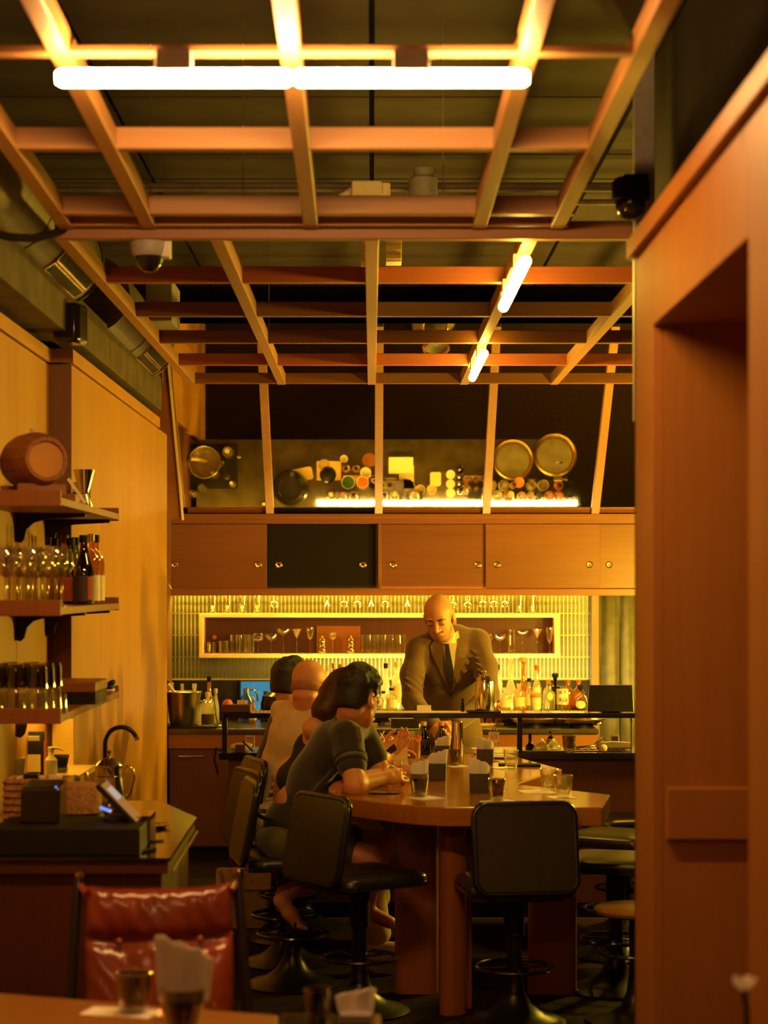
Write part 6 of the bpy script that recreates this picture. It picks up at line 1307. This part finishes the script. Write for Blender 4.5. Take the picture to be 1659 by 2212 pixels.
cb = hst('coffee_bag', B().loft([[Vector((a, c, 0)) for a, c in rrect(.085, .055, .008)], [Vector((a, c, .12)) for a, c in rrect(.085, .055, .008)], [Vector((a*.95, c*.35, .165)) for a, c in rrect(.085, .055, .008)], [Vector((a*.95, c*.2, .175)) for a, c in rrect(.085, .055, .008)]]), 'black_matte', 74, 7.95, .985, 'black coffee bag with a cream label behind the basket', 'bag')
ob('upper_label', B().cbox((0, -.02, .142), (.05, .002, .036), (.35, 0, 0)), 'cream', cb, smooth=None); ob('lower_label', B().cbox((0, -.029, .05), (.06, .002, .07)), 'cream', cb, smooth=None); ob('label_rule', B().cbox((0, -.0225, .136), (.034, .001, .003), (.35, 0, 0)), 'dark_label', cb, smooth=None); ob('seam', B().cbox((.044, -.002, .07), (.003, .05, .14)), 'red_label', cb, smooth=None)
pb = hst('soap_pump', B().lathe([(0, 0), (.024, 0), (.025, .01), (.025, .07), (.012, .085), (.01, .11), (0, .11)], n=24), 'cream', 110, 7.85, .985, 'cream pump bottle right of the coffee bag', 'pump bottle'); ob('pump_head', B().lathe([(.012, .105), (.014, .12), (0, .122)], n=16).tube([(0, 0, .118), (.04, 0, .114), (.05, 0, .106)], .005, 8), 'cream', pb)
cn = hst('straw_box', B().lathe([(0, 0), (.024, 0), (.026, .035), (0, .035)], n=18), 'glass_bottle', 133, 7.9, .985, 'little pot of dark wrapped sticks beside the pump bottle', 'pot')
for q in range(7): ob('stick', B().cbox((-.02+.0068*q, .0, .05), (.005, .02, .075), (0, .06*(q-3), 0)), 'black_matte', cn, smooth=None)
hst('paper_cup', B().lathe([(0, 0), (.03, 0), (.038, .09), (.036, .09), (.028, .004), (0, .004)], n=24), 'paper', 34, 7.7, .985, 'white paper cup left of the coffee bag', 'cup'); hst('folded_card', B().cbox((-.012, 0, .045), (.003, .05, .09), (0, .2, 0)).cbox((.012, 0, .045), (.003, .05, .09), (0, -.2, 0)), 'paper', 10, 7.6, .985, 'folded white card at the far left of the lit cupboard', 'card', smooth=None)
hst('green_ball', B().ball((0, 0, .02), (.022, .022, .02)), 'polo_stripe', 162, 7.8, .96, 'dark bristly brush head left of the silver pot', 'brush'); tp2 = hst('domed_lid', B().lathe([(0, .0), (.078, .0), (.078, .07), (.07, .092), (.04, .10), (0, .102)], n=32), 'wicker', 170, 6.75, HT+.075, 'rounded brownish cushion top in front of the silver pot', 'cover'); ob('base_ring', B().lathe([(0, -.075), (.09, -.075), (.085, .0), (0, .0)], n=32), 'black_matte', tp2)
# silver coffee pot, swan neck tap, tip plate
x = PX(236, 7.35); pt = empty('coffee_pot', 'polished silver coffee pot with hinged lid on the host counter', 'coffee pot', (x, 7.35, HT))
ob('body', B().lathe([(0, 0), (.052, 0), (.06, .02), (.062, .06), (.05, .13), (.045, .17), (.047, .175), (0, .175)], n=36), 'steel', pt); ob('lid', B().lathe([(.05, .173), (.05, .18), (.03, .20), (.01, .208), (0, .21)], n=32), 'steel', pt); ob('finial', B().lathe([(0, .208), (.006, .21), (.004, .22), (.009, .23), (0, .236)], n=14), 'steel', pt)
ob('handle', B().tube([(.045, 0, .155), (.065, 0, .175), (.088, 0, .165), (.092, 0, .13), (.078, 0, .08), (.056, 0, .05)], .006, 10), 'steel', pt); ob('spout', B().tube([(-.055, 0, .06), (-.08, 0, .10), (-.088, 0, .15)], [.014, .011, .008], 12), 'steel', pt); ob('body_ring', B().ring((0, 0, .14), .0495, .0025, 36, 6), 'steel', pt)
tx = PX(227, 7.55); tpb = empty('swan_neck_tap', 'dark swan neck tap arching over the silver pot', 'tap', (tx, 7.55, HT))
sw = [(0, 0, 0), (0, 0, .22)]+[(.062-.062*math.cos(a), 0, .245+.062*math.sin(a)) for a in np.linspace(0, 2.75, 12)]
ob('spout', B().tube(sw, .009, 14), 'black_metal', tpb); ob('tap_base', B().lathe([(0, 0), (.026, 0), (.024, .02), (.014, .03), (0, .03)], n=24), 'black_metal', tpb); ob('nozzle', B().tube([sw[-1], tuple(Vector(sw[-1])+Vector((.004, 0, -.012)))], .0105, 14), 'steel', tpb)
x, y = hcp(336, 1788); tpp = ob('tip_plate', B().lathe([(0, .006), (.034, .006), (.05, .012), (.053, .013), (.05, .009), (.034, 0), (0, 0)], n=36), 'brass', None, 'round brass tip plate on the host counter\'s right corner', 'plate', loc=(x, y, HT), smooth=60); ob('rim_ring', B().ring((0, 0, .0125), .052, .0016, 40, 6), 'brass', tpp)
x, y = hcp(328, 1818); ob('keys', B().ring((0, 0, .004), .014, .002, 18, 6).cbox((.025, .004, .003), (.03, .008, .004)).cbox((.02, -.01, .003), (.028, .007, .004), (0, 0, .5)), 'black_metal', None, 'small bunch of keys beside the cash drawer', 'keys', loc=(x, y, HT))
x, y = hcp(305, 1842); ob('pen', B().tube([(-.05, -.06, .004), (.01, .06, .004)], .004, 8), 'black_gloss', None, 'black pen lying right of the cash drawer', 'pen', loc=(x+.03, y, HT))
tbx = ob('glass_case', B().box((-.02, -.08, 0), (.03, .09, .10)), 'glass_smoke', None, 'smoky clear holder at the right end of the cash drawer', 'holder', loc=(PX(312, 6.5), 6.48, HT), smooth=None)
ob('side_frame', B().cbox((0, 0, .10), (.04, .12, .20)), 'black_matte', None, 'dark upright side frame at the left edge of the host counter', 'card machine', loc=(-1.335, 6.5, HT), bevel=.004)  # plain dark side frame standing at the counter's left edge
# ------------------------------------------------------------------ leather chair and the near tables
lc_ = empty('leather_chair', 'cognac leather armchair with buttoned sling back in the foreground', 'chair', (PX(350, 5.35), 5.35, 0), .16)
def cushion(w, h, d, tuft, bend=0):
    nx, nz = 30, 30; pts = []
    for s_ in (-1, 1):
        for j in range(nz+1):
            for i in range(nx+1):
                u, v = i/nx*2-1, j/nz*2-1; e = (1-u**6)*(1-v**6); t = d*(.35+.65*max(e, 0)**.5)
                for (tu, tv) in tuft: t -= d*.6*math.exp(-(((u-tu)*w/.06)**2+((v-tv)*h/.06)**2))+d*.26*math.exp(-(((v-tv)*h/.016)**2))
                t += .0035*math.sin(u*31+3*v)*math.exp(-((abs(v)-.86)/.1)**2)+.003*math.sin(v*17+u*23)
                pts.append(Vector((u*w*(1-.04*v*v), s_*t, v*h+.012*abs(u)**3)))
    n = (nx+1)*(nz+1); b = B(); q = lambda i, j, o: o+j*(nx+1)+i
    fs = [(q(i, j, 0), q(i+1, j, 0), q(i+1, j+1, 0), q(i, j+1, 0)) for j in range(nz) for i in range(nx)]+[(q(i, j+1, n), q(i+1, j+1, n), q(i+1, j, n), q(i, j, n)) for j in range(nz) for i in range(nx)]
    for i in range(nx): fs += [(q(i, 0, n), q(i+1, 0, n), q(i+1, 0, 0), q(i, 0, 0)), (q(i, nz, 0), q(i+1, nz, 0), q(i+1, nz, n), q(i, nz, n))]
    for j in range(nz): fs += [(q(0, j, 0), q(0, j+1, 0), q(0, j+1, n), q(0, j, n)), (q(nx, j, n), q(nx, j+1, n), q(nx, j+1, 0), q(nx, j, 0))]
    return b.add(pts, fs)
bk = ob('back_cushion', cushion(.205, .215, .045, ((-.55, .33), (.55, .33))), 'leather', lc_, loc=(0, .12, .69), rot=(-.22, 0, 0), smooth=180)
for u in (-.1, .1): ob('button', B().ball((u*1.12, -.026, .07), (.012, .007, .012)), 'leather', bk)
ob('seat_cushion', cushion(.23, .24, .05, ((-.5, 0), (.5, 0))), 'leather', lc_, loc=(0, -.10, .42), rot=(math.pi/2+.1, 0, 0), smooth=180)
for sx in (-1, 1):
    ob('frame_rail', B().tube([(sx*.26, .02, .10), (sx*.25, .12, .5), (sx*.225, .19, .90), (sx*.22, .20, .935)], [.016, .016, .013, .01], 10), 'black_gloss', lc_)
    ob('tip_cap', B().lathe([(.011, 0), (.012, .012), (0, .02)], (sx*.22, .20, .93), 14), 'brass', lc_)
    ob('strap', B().tube([(sx*.20, .14, .895), (sx*.222, .2, .915), (sx*.20, .21, .86)], .01, 8), 'leather', lc_)
    ob('leg', B().tube([(sx*.25, -.32, 0), (sx*.25, -.28, .2), (sx*.24, -.2, .38), (sx*.25, .12, .42)], [.016, .016, .016, .016], 10), 'black_gloss', lc_)
    ob('leg', B().tube([(sx*.26, .25, 0), (sx*.26, .02, .10)], .016, 10), 'black_gloss', lc_)
TZ = .75
nt_ = empty('near_table', 'wooden table across the bottom left foreground', 'table', (-.9, 4.5, 0))
pt_ = [(-1.35, 4.95), (-1.2, 4.93), (PX(600, 4.57), 4.58), (PX(590, 4.35), 4.30), (-1.35, 4.30)]
ob('tabletop', B().prism([(a+.9, c-4.5) for a, c in pt_], TZ-.035, TZ), 'near_table', nt_, bevel=.004, smooth=None); ob('pedestal', B().lathe([(0, 0), (.22, 0), (.22, .015), (.04, .04), (.035, TZ-.035), (0, TZ-.035)], n=28), 'black_metal', nt_)
def ntp(px, py, Z=TZ): Y = F*(EYE-Z)/(py-1265); return PX(px, Y), Y
x, y = ntp(288, 2188); rocks('water_glass', .092, .033, .042, 'blurred clear tumbler on the near table\'s white napkin', x, y, TZ+.002, 'glass_smoke'); ob('paper_napkin', B().cbox((0, 0, .001), (.17, .09, .002), (0, 0, -.25)), 'paper', None, 'white paper napkin lying under the near tumbler', 'napkin', loc=(x-.03, y, TZ), smooth=None)
x, y = ntp(394, 2235); g2 = rocks('napkin_glass', .105, .036, .050, 'blurred smoky glass stuffed with napkins on the near table', x, y, TZ, 'glass_smoke')
for me in NP: q = ob('napkin', me, None, g2, loc=(0, 0, .10), smooth=None); q.scale = (1.35, 1.2, 1.55)
x2, y2 = ntp(345, 2205); cd = ob('tealight', B().lathe([(0, 0), (.016, 0), (.016, .014), (0, .014)], n=18), 'cream', None, 'small pale tealight between the two near glasses', 'candle', loc=(x2, y2, TZ)); ob('flame', B().ball((0, 0, .019), (.003, .003, .007), 8, 6), 'flame', cd)
lt = empty('corner_table', 'second small table edge at the bottom middle of the foreground', 'table', (PX(715, 4.72), 4.72, 0)); LZ = .72
ob('tabletop', B().cbox((0, -.12, LZ-.015), (.24, .26, .03)), 'black_stone', lt, bevel=.004, smooth=None); ob('edge_strip', B().cbox((-.06, .012, LZ-.003), (.12, .006, .008)), 'brass', lt, smooth=None); ob('pedestal', B().lathe([(0, 0), (.15, 0), (.15, .012), (.03, .03), (.03, LZ-.03), (0, LZ-.03)], (0, -.12, 0), 24), 'black_metal', lt)
rocks('water_glass', .075, .026, .032, 'dim tumbler at the bottom middle beside the crumpled napkin', PX(685, 4.66), 4.66, LZ, 'glass_smoke')
cnk = empty('crumpled_napkin', 'crumpled white napkins in a low holder at the bottom middle', 'napkin holder', (PX(768, 4.64), 4.64, LZ)); ob('holder', B().cbox((0, 0, .012), (.075, .05, .024)), 'grey_plastic', cnk, bevel=.004)
for me in NP: q = ob('napkin', me, None, cnk, loc=(0, 0, .03), smooth=None); q.scale = (-1.0, 1.0, .62)
# single flower at the lower right
fx, fy = PX(1606, 3.6), 3.6
rt = empty('side_table', 'small table below the frame carrying the single flower', 'table', (fx, fy, 0)); ob('tabletop', B().lathe([(0, .70), (.10, .70), (.10, .72), (0, .72)], n=28), 'cabinet_dark', rt); ob('pedestal', B().lathe([(0, 0), (.09, 0), (.09, .01), (.02, .02), (.02, .7), (0, .7)], n=20), 'black_metal', rt)
fw = empty('single_flower', 'white flower on a dark stem in front of the right wall', 'flower', (fx, fy, .72))
fw.scale = (1.5, 1.5, 1); zt_ = PZ(2140, fy)-.72
ob('stem', B().tube([(.006, 0, .0), (.004, 0, zt_-.03), (0, 0, zt_)], .0035, 8), 'black_matte', fw)
for q in range(6):
    a = q*1.047; d = Vector((math.cos(a), math.sin(a), 0)); s_ = Vector((-math.sin(a), math.cos(a), 0))
    ob('petal', B().loft([[d*.002+s_*.003+Vector((0, 0, zt_)), d*.002-s_*.003+Vector((0, 0, zt_))], [d*.010+s_*.009+Vector((0, 0, zt_+.012)), d*.010-s_*.009+Vector((0, 0, zt_+.012))], [d*.016+s_*.004+Vector((0, 0, zt_+.024)), d*.016-s_*.004+Vector((0, 0, zt_+.024))]], closed=False, caps=False), 'tissue', fw)
